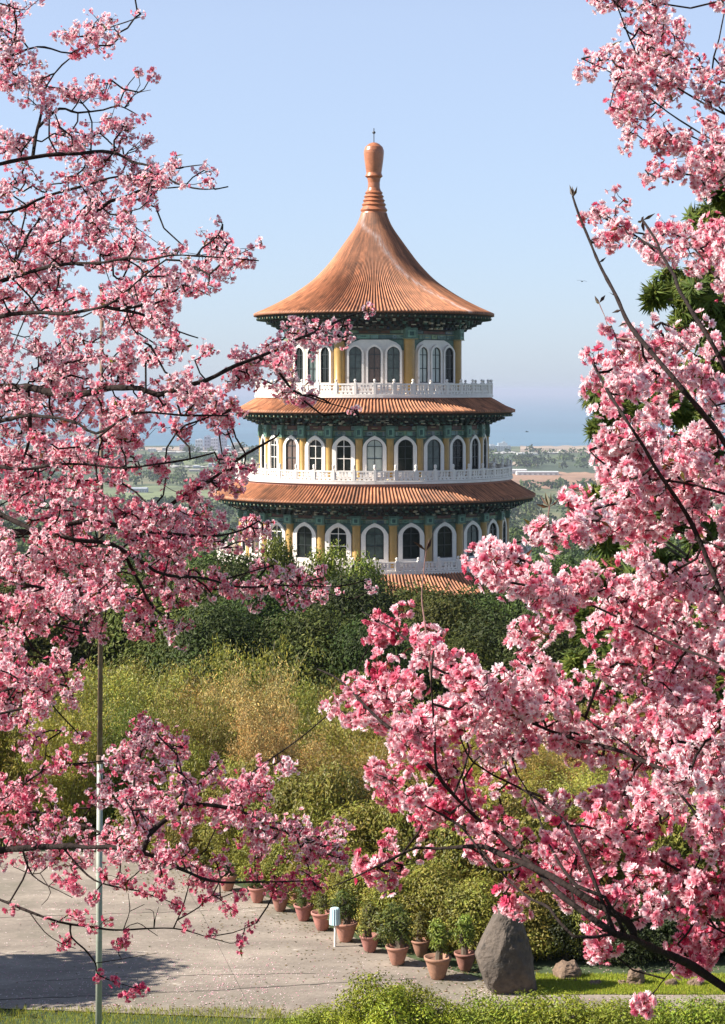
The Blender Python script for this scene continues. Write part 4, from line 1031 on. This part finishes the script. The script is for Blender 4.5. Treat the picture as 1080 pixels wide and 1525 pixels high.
def dens(g, x, y, cols=27):
    c = min(max(x, 0.0), 1079.0); r = y
    fx = c / 40 - .5; fy = r / 40 - .5; x0 = math.floor(fx); y0 = math.floor(fy); tx = fx - x0; ty = fy - y0
    q = lambda rr, cc: cell(g, max(0, rr), min(26, max(0, cc)))
    b = (q(y0, x0) * (1 - tx) + q(y0, x0 + 1) * tx) * (1 - ty) + (q(y0 + 1, x0) * (1 - tx) + q(y0 + 1, x0 + 1) * tx) * ty
    return .5 * b + .5 * q(int(r // 40), int(c // 40))

LB = [([(-60, 262), (0, 244), (51, 235), (86, 231), (117, 231), (167, 230), (202, 245), (233, 253), (264, 272), (307, 282), (338, 278)], 14, 2),
 ([(167, 230), (178, 222), (185, 216)], 3, 2), ([(190, 236), (194, 224), (210, 208)], 3, 1.5),
 ([(-70, 130), (0, 95), (30, 80), (58, 70), (78, 72), (105, 78), (136, 58), (156, 43), (187, 31), (206, 23)], 8, 2),
 ([(20, 85), (25, 40), (21, 2)], 4, 2), ([(51, 235), (60, 180), (72, 128), (93, 97), (117, 78)], 7, 2),
 ([(62, 190), (90, 160), (117, 167), (156, 163), (179, 156), (206, 171)], 6, 2), ([(171, 156), (187, 132), (202, 113)], 3, 1.5), ([(185, 153), (200, 143), (224, 134)], 3, 1),
 ([(-60, 330), (20, 315), (70, 290), (132, 272), (163, 262), (200, 258), (260, 252), (300, 245)], 9, 2), ([(130, 330), (163, 299), (194, 290), (218, 278), (249, 280), (275, 278)], 8, 2),
 ([(-60, 440), (40, 405), (100, 395), (156, 393), (194, 385), (222, 389), (253, 383), (292, 383), (350, 385), (385, 386)], 14, 2), ([(292, 383), (318, 352), (330, 330)], 4, 2),
 ([(-60, 486), (0, 468), (30, 463), (60, 463), (105, 463), (156, 455), (183, 440), (218, 412), (249, 388)], 16, 3), ([(160, 454), (171, 460), (210, 455), (249, 445), (272, 424), (311, 440)], 8, 2),
 ([(171, 462), (210, 467), (241, 480), (272, 494), (300, 502)], 6, 2), ([(15, 395), (35, 360), (55, 330)], 6, 3), ([(100, 350), (118, 320), (140, 300)], 5, 3),
 ([(-60, 580), (0, 577), (39, 577), (106, 590), (164, 580), (207, 580), (236, 590), (270, 580), (308, 568), (337, 553), (375, 537), (414, 522), (448, 503), (496, 484), (525, 472), (550, 462)], 24, 2),
 ([(380, 535), (414, 555), (433, 580), (462, 590), (495, 600), (528, 611)], 5, 1.5), ([(-60, 640), (0, 626), (72, 621), (120, 628), (144, 642), (202, 614), (270, 618), (337, 618)], 13, 3),
 ([(200, 800), (232, 772), (265, 746), (298, 724), (327, 705), (366, 676), (409, 652), (415, 645)], 10, 2.5), ([(-60, 800), (40, 790), (125, 777), (193, 787), (240, 796), (313, 796), (361, 787), (385, 775)], 20, 3),
 ([(-60, 760), (60, 790), (110, 805), (164, 811), (207, 835), (241, 854), (298, 859), (366, 873), (433, 873), (500, 873), (548, 860)], 15, 2),
 ([(-60, 930), (0, 926), (77, 931), (130, 940)], 9, 3), ([(185, 830), (207, 868), (226, 907), (248, 920), (265, 935)], 7, 2), ([(39, 577), (45, 650), (20, 720)], 9, 3),
 ([(-60, 700), (30, 700), (100, 690), (180, 700), (260, 690), (320, 675)], 12, 3), ([(-60, 860), (40, 870), (110, 885), (160, 880), (215, 890)], 12, 3), ([(40, 929), (50, 965), (90, 990), (100, 1020)], 6, 2), ([(-60, 1010), (0, 1000), (35, 1020), (25, 1065)], 7, 2),
 ([(-340, 900), (-300, 980), (-200, 1060), (-120, 1090)], 9, 3), ([(-360, 300), (-300, 120), (-210, -20), (-150, -80)], 9, 3), ([(-370, 500), (-480, 380), (-560, 220)], 10, 3)]
MBR = [([(-60, 1280), (0, 1268), (50, 1262), (115, 1260), (170, 1262), (210, 1272), (245, 1285), (280, 1300), (325, 1315), (400, 1315), (465, 1313)], 17, 2),
 ([(-60, 1205), (0, 1202), (60, 1210), (115, 1225), (150, 1240), (180, 1260)], 8, 4), ([(215, 1268), (225, 1240), (255, 1215), (275, 1195), (275, 1170), (262, 1115)], 11, 2),
 ([(275, 1195), (320, 1200), (360, 1210), (400, 1230), (435, 1240), (482, 1258), (515, 1240)], 7, 2), ([(335, 1202), (358, 1175), (380, 1150), (415, 1125), (450, 1100), (505, 1052)], 5, 1.5), ([(225, 1240), (200, 1180), (208, 1120), (215, 1080)], 5, 2),
 ([(-60, 1325), (0, 1340), (44, 1355), (89, 1371), (141, 1381), (185, 1386), (259, 1383), (307, 1394), (341, 1403)], 9, 1.5), ([(312, 1395), (348, 1388), (383, 1373)], 2.5, 1.2),
 ([(263, 1383), (274, 1344), (281, 1307)], 3, 1.5), ([(268, 1377), (296, 1351), (315, 1333), (348, 1358)], 3, 1.2), ([(96, 1262), (119, 1292), (141, 1310), (167, 1318), (207, 1325), (237, 1336), (267, 1347)], 4, 1.5),
 ([(50, 1357), (67, 1388), (89, 1403), (115, 1412)], 2.5, 1.2), ([(100, 1374), (107, 1396), (126, 1414), (144, 1433), (146, 1451), (159, 1458), (185, 1466), (217, 1475)], 4, 1.3),
 ([(148, 1427), (193, 1427), (237, 1420)], 2, 1), ([(19, 1344), (41, 1296), (33, 1266)], 3.5, 3), ([(30, 1266), (48, 1303), (89, 1325), (110, 1335)], 3, 1.5), ([(0, 1205), (15, 1180), (60, 1150), (70, 1110)], 5, 2), ([(120, 1225), (150, 1180), (147, 1135)], 3, 1.5),
 ([(190, 1386), (193, 1355), (190, 1328)], 2, 1), ([(193, 1360), (215, 1347)], 1.5, 1), ([(222, 1384), (230, 1360), (217, 1355)], 2, 1), ([(237, 1384), (236, 1350)], 2, 1), ([(150, 1240), (100, 1262), (60, 1300), (20, 1290)], 3, 1.2), ([(185, 1386), (205, 1375), (235, 1395)], 2, 1), ([(60, 1290), (75, 1330), (62, 1350)], 2, 1)]
RB = [([(1250, 1560), (1130, 1498), (1080, 1473), (1033, 1443), (973, 1416), (944, 1401), (914, 1393), (855, 1351), (819, 1318), (784, 1283), (748, 1247), (707, 1215), (677, 1182), (653, 1147), (647, 1081), (641, 1016), (644, 969)], 22, 2.5),
 ([(950, 1404), (935, 1372), (879, 1342), (825, 1307), (748, 1271), (712, 1259), (650, 1263), (618, 1262), (580, 1280), (530, 1305), (495, 1320)], 13, 1.5),
 ([(677, 1182), (618, 1117), (570, 1075), (511, 1016), (475, 998)], 6, 2), ([(784, 1290), (736, 1295), (689, 1230), (635, 1200), (606, 1170), (558, 1152)], 5, 2),
 ([(900, 1385), (878, 1295), (855, 1247), (831, 1212), (770, 1170), (707, 1135), (677, 1070)], 6, 2), ([(925, 1396), (902, 1336), (860, 1320), (820, 1260), (800, 1200), (770, 1150)], 7, 2), ([(914, 1396), (855, 1396), (819, 1354), (775, 1330), (712, 1259)], 5, 2.5),
 ([(1130, 1000), (1110, 960), (1075, 880), (1030, 780), (977, 693), (959, 663), (939, 634), (918, 601), (897, 563), (884, 535)], 11, 4),
 ([(1180, 760), (1110, 700), (1066, 640), (1042, 610), (1018, 583), (998, 557), (977, 533), (956, 510), (936, 480), (918, 448), (900, 409), (883, 374), (863, 321), (853, 292)], 12, 3.2),
 ([(1180, 690), (1110, 610), (1077, 548), (1060, 515), (1042, 483), (1024, 450), (1007, 415), (992, 389), (974, 359), (956, 330)], 9, 3.5), ([(974, 370), (959, 362), (942, 350), (918, 336), (895, 322), (878, 312)], 4, 1.5), ([(936, 520), (918, 501), (903, 477), (891, 451)], 3, 1.3),
 ([(1180, 220), (1079, 171), (1041, 150), (994, 121), (958, 97), (938, 60), (917, 5)], 6, 2), ([(1180, 270), (1068, 212), (1029, 189), (994, 168), (958, 142), (935, 124), (900, 103), (866, 88)], 5, 1.8),
 ([(1180, 300), (1100, 262), (1053, 236), (994, 218), (953, 189), (923, 171)], 5, 1.5), ([(1180, 140), (1100, 130), (1060, 110), (1070, 60), (1078, 20)], 5, 2), ([(1150, 400), (1080, 420), (1040, 380), (1010, 350)], 6, 2),
 ([(1180, 1010), (1080, 990), (1000, 960), (940, 930), (880, 900), (820, 880), (760, 850), (700, 818)], 7, 2), ([(1180, 1230), (1080, 1190), (1000, 1150), (900, 1110), (867, 1102), (819, 1087), (772, 1064), (724, 1028), (677, 998), (635, 969), (580, 935), (541, 912)], 9, 2),
 ([(1180, 1290), (1080, 1240), (950, 1120), (867, 1061), (852, 1048), (826, 1024), (800, 996), (780, 960)], 4, 1.5), ([(1180, 1150), (1080, 1110), (1010, 1040), (956, 962), (930, 929), (911, 903), (890, 870)], 8, 2.5),
 ([(1200, 1400), (1080, 1335), (1000, 1290), (930, 1250), (880, 1200)], 8, 2.5), ([(1010, 1432), (985, 1468), (970, 1485), (960, 1495)], 2, 1), ([(1180, 860), (1080, 820), (1000, 790), (930, 780), (880, 790), (820, 800)], 7, 2.5),
 ([(1180, 760), (1100, 740), (1020, 720), (950, 710), (900, 690), (878, 670)], 7, 2.5), ([(1180, 1440), (1100, 1400), (1040, 1370), (1000, 1340), (960, 1330)], 6, 2), ([(1180, 560), (1090, 540), (1040, 530), (1000, 500), (985, 480)], 5, 2), ([(877, 1060), (900, 1000), (940, 990), (1000, 1010)], 5, 3), ([(707, 1215), (690, 1160), (730, 1110), (770, 1090)], 4, 1.5), ([(618, 1117), (600, 1060), (575, 1000)], 3, 1.5), ([(677, 1182), (700, 1120), (690, 1060), (730, 1040)], 4, 1.5), ([(855, 1351), (850, 1300), (880, 1240), (930, 1180)], 4, 1.5),
 ([(1330, 1250), (1420, 1120), (1560, 1000), (1620, 860)], 12, 3), ([(1330, 900), (1430, 760), (1520, 600), (1540, 450)], 9, 3), ([(1320, 700), (1260, 520), (1230, 340), (1240, 180)], 8, 2), ([(1330, 600), (1420, 420), (1450, 260)], 7, 2), ([(1330, 1400), (1450, 1380), (1560, 1300)], 9, 3),
 ([(641, 1016), (637, 960), (630, 900), (632, 855), (636, 818)], 3, 1.5), ([(812, 800), (815, 775), (816, 752)], 2.5, 1.5)]

def depthL(x, y): return 8.0 + .55 * math.sin(x / 120 + y / 210) + .35 * math.sin(y / 90 - x / 300)
def depthM(x, y): return 6.9 + .35 * math.sin(x / 90 + y / 60)
def depthR(x, y): return float(np.interp(y, [0, 250, 420, 620, 1500], [5.9, 5.7, 5.0, 4.3, 4.1])) + .28 * math.sin(x / 80 + y / 110) + float(np.interp(x, [450, 800], [.7, 0]))

def petal_template(cup, seed, inner=False, stamens=False):
    g = random.Random(seed); V = []; Q = []; Tt = []; kind = []
    def ring(sc_, off, cp, wd):
        for k in range(5):
            a = off + 2 * math.pi * k / 5 + g.uniform(-.12, .12); ca, sa = math.cos(a), math.sin(a); b = len(V); c_ = cp + g.uniform(-.18, .18); tw = g.uniform(-.14, .14)
            pts = [(0.04, 0, 0, 0), (.52, .30 * wd, .30 * c_ + tw * .3, 1), (.52, -.30 * wd, .30 * c_ - tw * .3, 1), (.95, .25 * wd, .62 * c_ + .07 + tw * .5, 2), (.95, -.25 * wd, .62 * c_ + .07 - tw * .5, 2), (.86, 0, .50 * c_, 2)]
            for r, w, z, kd in pts:
                rr = r * sc_ * (1 - .25 * max(0, c_)); V.append((rr * ca - w * sc_ * sa, rr * sa + w * sc_ * ca, z * sc_)); kind.append(kd)
            Q.append([b, b + 2, b + 5, b + 1]); Tt.append([b + 1, b + 5, b + 3]); Tt.append([b + 2, b + 4, b + 5])
    ring(1.0, 0, cup, 1.15)
    if inner: ring(.66, .6, cup + .75, 1.1)
    b = len(V)   # calyx
    for k in range(3): a = k * 2.09; V.append((.10 * math.cos(a), .10 * math.sin(a), -.02)); kind.append(3)
    V.append((0, 0, -.42)); kind.append(3)
    Tt += [[b, b + 1, b + 3], [b + 1, b + 2, b + 3], [b + 2, b, b + 3]]
    if stamens:
        for k in range(5):
            a = k * 1.256 + .3; b = len(V)
            V += [(.02 * math.cos(a + 1.5), .02 * math.sin(a + 1.5), 0), (.02 * math.cos(a - 1.5), .02 * math.sin(a - 1.5), 0), (.22 * math.cos(a), .22 * math.sin(a), .38)]; kind += [0, 0, 4]; Tt.append([b, b + 1, b + 2])
    return np.array(V), np.array(Q), np.array(Tt), np.array(kind)
TPL = {0: [petal_template(c, s) for c, s in ((.25, 1), (.55, 2), (.85, 3), (.1, 4), (1.5, 5))], 1: [petal_template(c, s, True, s % 2 == 0) for c, s in ((.2, 1), (.5, 2), (.8, 3), (.1, 4), (1.6, 5))]}
# petal colours from throat to rim: deep rose, rose, pale
PAL = np.array([[(.38, .008, .052), (.60, .032, .115), (.76, .09, .20)], [(.56, .02, .085), (.87, .18, .29), (.96, .46, .535)], [(.66, .05, .14), (.97, .60, .65), (.99, .91, .91)]])
def flowers(mb, P, Nn, size, det, tone):
    """five-petalled blossoms at points P facing Nn; tone 0 deep rose .. 1 pale"""
    n = len(P); Nn = Nn / (np.linalg.norm(Nn, axis=1)[:, None] + 1e-9)
    t = rg.choice(5, n, p=[.28, .28, .2, .14, .10])
    for k in range(5):
        m = np.where(t == k)[0]
        if not len(m): continue
        V, Q, Tt, kd = TPL[det][k]
        N_ = Nn[m]; T = unit(len(m)); T -= N_ * (T * N_).sum(1)[:, None]; T /= np.linalg.norm(T, axis=1)[:, None]; B = np.cross(N_, T)
        s = (size[m] * (.62 if k == 4 else 1.0))[:, None, None]
        v = P[m][:, None] + s * (V[None, :, 0:1] * T[:, None] + V[None, :, 1:2] * B[:, None] + V[None, :, 2:3] * N_[:, None])
        tn = np.clip(tone[m] + np.where(rg.random(len(m)) < .25, -.45, .10) + .12 * rg.normal(size=len(m)), 0, 1) * (.35 if k == 4 else 1.0); tn2 = tn * 2
        lo = np.floor(np.minimum(tn2, 1.999)).astype(int); fr = (tn2 - lo)[:, None, None]
        pc = PAL[lo] * (1 - fr) + PAL[lo + 1] * fr if lo.max() < 2 else PAL[np.minimum(lo, 2)]
        full = np.concatenate([pc, np.tile(np.array([[[.10, .012, .02]]]), (len(m), 1, 1)), np.tile(np.array([[[.75, .55, .22]]]), (len(m), 1, 1))], 1)
        c = full[:, kd]
        nv = len(V); off = (np.arange(len(m)) * nv)[:, None, None]
        mb.add(v.reshape(-1, 3), [(Q[None] + off).reshape(-1, 4), (Tt[None] + off).reshape(-1, 3)], np.clip(c, 0, .95).reshape(-1, 3))

def smooth_path(P, step):
    P = np.asarray(P, float); n = len(P); E = np.concatenate([[2 * P[0] - P[1]], P, [2 * P[-1] - P[-2]]]); out = []
    for i in range(n - 1):
        a, b, c, d = E[i:i + 4]; k = max(2, int(np.linalg.norm(c - b) / step))
        for q in range(k):
            t = q / k; out.append(.5 * ((2 * b) + (-a + c) * t + (2 * a - 5 * b + 4 * c - d) * t * t + (-a + 3 * b - 3 * c + d) * t ** 3))
    out.append(P[-1]); return np.array(out)

def cherry(label, grid, rows, brs, depth, trunk, coef, thick, fsize, det, xr, per, tonef, seed, jit, extra=(), bunch=12, hug=lambda x, y: 0):
    rn = random.Random(seed); g = np.random.default_rng(seed)
    root = empty('cherry_tree', trunk[0], 0, label=label, cat='cherry tree')
    o3 = np.array(trunk[0], float)
    tm = MB(); tp = smooth_path(trunk[1:], .15); tq = np.linspace(0, 1, len(tp)); tp = tp + np.stack([fbm(tp * 1.1 + 3 * q_, 300 + seed, 3) for q_ in range(3)], 1) * np.array([.09, .09, 0]) * np.minimum(1, tq * 4)[:, None]
    tube(tm, tp - o3, (trunk_r[0] * (1 - tq) ** .8 + trunk_r[1] * tq + .10 * np.exp(-tq * 16)) * (1 + .06 * fbm(tp * 5, 8, 3)), 16); tm.build('trunk', M['bark'], root, True)
    nodes = []; owner = []; paths = []
    allp = None
    for bi, (pts, r0, r1) in enumerate(brs):
        off = (-.40 if det == 1 and bi in (7, 8, 9) else rn.uniform(-.25, .25) * thick * 2) - (.26 if det == 1 and bi < 7 else 0) - (.35 if det == 0 and r0 >= 12 else 0)
        x0, y0 = pts[0]; inside = 0 <= x0 <= 1080; D0 = None
        ds = [depth(x, y) + off for x, y in pts]
        if allp is not None:
            px = 540 + FOC * allp[:, 0] / allp[:, 1]; py = 580 + FOC * (CAMZ - allp[:, 2]) / allp[:, 1]
            dd = np.hypot(px - x0, py - y0); q = int(np.argmin(dd))
            if dd[q] < 30:
                D0 = allp[q, 1]
                ds = [D0 + (d - D0) * min(1, k / max(1, len(pts) - 1) * 1.6) for k, d in enumerate(ds)]
        P = [PX(x, y, d) for (x, y), d in zip(pts, ds)]
        if D0 is not None: P[0] = allp[q]
        if not inside:   # leave the frame and run on to the trunk
            s = P[0]; k = int(np.argmin(np.abs(tp[:, 2] - (s[2] - .35)))); a = tp[k]; P = [a, a * .5 + s * .5 + np.array([0, 0, -.03])] + P
        sc_ = 1.0 / FOC; S = smooth_path(P, .05)
        wob = np.stack([fbm(S * 3.0 + q_ * 7, 100 + bi, 3) for q_ in range(3)], 1) * jit; fade = np.clip(np.arange(len(S)) / 4, 0, 1)[:, None]; S = S + wob * fade
        rr = np.linspace(r0, r1, len(S)) * (.5 if det else .42) * S[:, 1] * sc_
        rr = rr * (1 + .10 * g.normal(size=len(S)))
        paths.append((S, rr)); nodes.append(S); owner += [bi] * len(S); allp = np.concatenate(nodes)
    nodes = np.concatenate(nodes); owner = np.array(owner)
    # blossom clusters
    bpx = 540 + FOC * nodes[:, 0] / nodes[:, 1]; bqy = 580 + FOC * (CAMZ - nodes[:, 2]) / nodes[:, 1]
    A = []; ymax = len(grid) * 40; area = (xr[1] - xr[0]) * ymax / 1600.0; N = int(area * coef)
    for _ in range(N):   # bunches of several umbels, with air between the bunches
        x = rn.uniform(*xr); y = rn.uniform(-30 if rows else 0, ymax); d = dens(grid, x, max(0, y))
        if d < .6: continue
        nz = float(fbm(np.array([[x * .021, y * .021]]), 77 + seed, 3)[0])
        pr = (d / 9.0) ** 1.35 * (1.0 + .6 * nz) * (.14 if x < -110 else (.75 if x > 1190 else 1))
        if hug(x, y): pr *= hug(x, y) * (.10 + 1.5 * math.exp(-(np.min(np.hypot(bpx - x, bqy - y)) / 20.0) ** 2))
        if rn.random() > pr: continue
        c = PX(x, y, depth(x, y) + rn.gauss(.0, thick)); sg = bunch * rn.uniform(.6, 1.25) * c[1] / FOC
        for _k in range(rn.randint(4, 9)):
            p = c + np.array([rn.gauss(0, sg), rn.gauss(0, sg), rn.gauss(0, sg * .8)]); qx = 540 + FOC * p[0] / p[1]; qy = 580 + FOC * (CAMZ - p[2]) / p[1]
            if dens(grid, qx, max(0, qy)) > .9: A.append(p)
    for x, y in extra: A += [PX(x + rn.gauss(0, 2.5), y + rn.gauss(0, 2.5), depth(x, y) + rn.gauss(0, .03)) for _ in range(2)]
    A = np.array(A)
    d0 = np.array([np.min(np.sum((nodes - a) ** 2, 1)) for a in A]); A = A[np.argsort(d0)]
    cap = len(nodes) + len(A) * 2; buf = np.zeros((cap, 3)); buf[:len(nodes)] = nodes; own = np.zeros(cap, int); own[:len(nodes)] = owner; par = -np.ones(cap, int); cnt = np.zeros(cap); n = len(nodes)
    att = []
    for a in A:
        if len(att) > 5 and np.min(np.sum((buf[:n] - a) ** 2, 1)) > (.24 if det == 0 else .2) ** 2: continue
        k = int(np.argmin(np.sum((buf[:n] - a) ** 2 * np.array([1, .8, 1.0]), 1))); b = buf[k]
        m_ = (a + b) / 2 + g.normal(size=3) * np.linalg.norm(a - b) * .10 + np.array([0, 0, -.06]) * np.linalg.norm(a - b)
        buf[n] = m_; par[n] = k; own[n] = own[k]; buf[n + 1] = a; par[n + 1] = n; own[n + 1] = own[k]; att.append(n + 1); n += 2
    for k in range(n - 1, len(nodes) - 1, -1):
        cnt[k] += 1; cnt[par[k]] += cnt[k]
    rad = np.clip(.0010 * np.sqrt(cnt), .0010, .0042) * np.clip(depth(500, 700) / 8, .75, 1.0)
    bms = [MB() for _ in brs]; fms = [MB() for _ in brs]
    for bi, (S, rr) in enumerate(paths): tube(bms[bi], S - o3, rr, 8)
    # vectorised three-sided twigs
    ks = np.arange(len(nodes), n); P0 = buf[par[ks]]; P1 = buf[ks]; T = P1 - P0; T /= np.linalg.norm(T, axis=1)[:, None] + 1e-9
    U = np.cross(T, unit(len(ks))); U /= np.linalg.norm(U, axis=1)[:, None] + 1e-9; W = np.cross(T, U)
    r1 = rad[ks][:, None]; r0 = np.maximum(r1, np.minimum(rad[par[ks]][:, None], r1 * 1.5))
    tri = [(1, 0), (-.5, .866), (-.5, -.866)]
    V = np.stack([P0 + r0 * (c_ * U + s_ * W) for c_, s_ in tri] + [P1 + r1 * (c_ * U + s_ * W) for c_, s_ in tri], 1) - o3
    F = np.array([[0, 1, 4, 3], [1, 2, 5, 4], [2, 0, 3, 5]])
    for bi in range(len(brs)):
        m = np.where(own[ks] == bi)[0]
        if len(m): bms[bi].add(V[m].reshape(-1, 3), (F[None] + (np.arange(len(m)) * 6)[:, None, None]).reshape(-1, 4))
    # flowers in umbels about the cluster points
    att = np.array(att); C0 = buf[att]; num = g.integers(per[0], per[1], len(att)); ix = np.repeat(np.arange(len(att)), num); m = len(ix)
    dirv = unit(m); dirv[:, 2] -= .25; dirv /= np.linalg.norm(dirv, axis=1)[:, None]
    L = fsize * (1.0 + 1.0 * g.random(m)); FP = C0[ix] + dirv * L[:, None]; FN = dirv + .45 * unit(m)
    px = 540 + FOC * C0[:, 0] / C0[:, 1]; py = 580 + FOC * (CAMZ - C0[:, 2]) / C0[:, 1]
    tone = np.array([tonef(a, b) for a, b in zip(px, py)]) + .20 * fbm(C0 * 2.3, 5 + seed, 3) + .10 * g.normal(size=len(C0)); tone = tone[ix]
    size = fsize * (.85 + .3 * g.random(m))
    for bi in range(len(brs)):
        q = np.where(own[att][ix] == bi)[0]
        if not len(q): continue
        flowers(fms[bi], FP[q] - o3, FN[q], size[q], det, tone[q])
        # stalks
        a = C0[ix][q] - o3; b = FP[q] - o3 - FN[q] / np.linalg.norm(FN[q], axis=1)[:, None] * size[q][:, None] * .35; u = unit(len(q)) * .0009
        v = np.stack([a - u, a + u, b + u, b - u], 1).reshape(-1, 3); fms[bi].add(v, (np.arange(len(q)) * 4)[:, None] + np.array([[0, 1, 2, 3]]), (.16, .05, .03))
        # a few bronze leaflets
        ql = q[g.random(len(q)) < .035]
        if len(ql): leaves(fms[bi], C0[ix][ql] - o3, unit(len(ql)), .022 + .02 * g.random(len(ql)), .010, np.where(g.random((len(ql), 1)) < .5, np.array([[.16, .14, .03]]), np.array([[.20, .07, .03]])))
    for bi in range(len(brs)):
        b = bms[bi].build('branch', M['shoot'] if (brs[bi][1] <= 7 and det == 1 and bi in SHOOTS) else M['bark'], root, True)
        if fms[bi].n: fms[bi].build('blossoms', M['petal'], b)
        if det == 1 and bi in SHOOTS:
            S = paths[bi][0]; e = S[-1] - o3; T = (S[-1] - S[-3]); T /= np.linalg.norm(T); bm = MB()
            for q in range(5): leaves(bm, e[None] - T * .004, unit(1), .03 + .012 * rn.random(), .009, np.array([.30, .24, .05]) if (q % 2 and bi != len(RB) - 2) else (np.array([.30, .12, .03]) if bi == len(RB) - 1 else np.array([.16, .08, .035])), T=(T + .35 * unit(1)))
            bm.build('bud', M['budleaf'], b)
            if bi == 8:   # small buds along the bare shoot
                for s in range(6, 34, 3):
                    p = S[-s] - o3; tt = S[-s + 1] - S[-s]; tt /= np.linalg.norm(tt); bm = MB(); leaves(bm, p[None], unit(1), .024, .007, np.array([.14, .06, .04]), T=(tt + .8 * unit(1))); bm.build('bud', M['budleaf'], b)
    return m
SHOOTS = {7, 8, 9, 11, len(RB) - 2, len(RB) - 1}
trunk_r = (.13, .012)
cherry('pink blossoming cherry tree filling the upper left, its sprays reaching in front of the pagoda', GL, 1, LB, depthL, [(-3.1, 8.2, g1(-3.1, 8.2)), (-3.1, 8.2, 8.0), (-2.9, 8.1, 9.8), (-2.75, 8.2, 11.4), (-2.6, 8.0, 13.0), (-2.5, 8.0, 14.6)], 5.0, .42, .0120, 0, (-330, 580), (5, 10), lambda x, y: .93 if y < 620 else .78, 1, .010, XL, 11, lambda x, y: 1.1 if x > 230 else 0)
trunk_r = (.09, .010)
cherry('lower pink cherry tree at the left whose sparse twigs hang over the paved yard', GM, 0, MBR, depthM, [(-2.3, 6.9, g1(-2.3, 6.9)), (-2.3, 6.9, 8.1), (-2.2, 6.9, 9.6), (-2.05, 6.8, 10.6), (-1.95, 6.8, 11.6)], 4.6, .24, .0112, 0, (-260, 590), (4, 8), lambda x, y: .76 if y < 1300 else .45, 2, .006, XM, 10, lambda x, y: 1.15)
trunk_r = (.10, .010)
cherry('large-flowered pink cherry tree filling the right side, dark limbs rising from the lower corner', GR, 1, RB, depthR, [(1.55, 4.5, g1(1.55, 4.5)), (1.55, 4.5, 8.5), (1.42, 4.4, 9.8), (1.3, 4.4, 11.0), (1.25, 4.6, 12.2), (1.3, 4.8, 13.6)], 3.0, .20, .0128, 1, (450, 1560), (5, 9), lambda x, y: .94 if (x > 720 and y < 1200) else (.60 if (y > 1090 + max(0, x - 820) * .8 or x < 620) else .80), 3, .005, XR, 15, lambda x, y: 1.25 if (y > 930 and x < 930) or y > 1270 else (.95 if x < 900 and y > 760 else 0))  # deeper rose on the lower and outer left sprays paints their shade into the petals


# ------------------------------------------------------------ haze
m = bpy.data.materials.new('haze_air'); m.use_nodes = True; t = m.node_tree; t.nodes.clear()
ho = t.nodes.new('ShaderNodeOutputMaterial'); hv = t.nodes.new('ShaderNodeVolumePrincipled')
hv.inputs['Color'].default_value = (0.56, 0.62, 0.77, 1); hv.inputs['Density'].default_value = 0.00007; hv.inputs['Anisotropy'].default_value = 0.0
t.links.new(hv.outputs[0], ho.inputs['Volume'])
mb = MB(); box(mb, 0, 35200, (-131.5 + 34) / 2, 82000, 71600, 34 + 131.5)
tag(mb.build('haze', m), 'pale sea haze over the whole view', 'haze', kind='stuff')
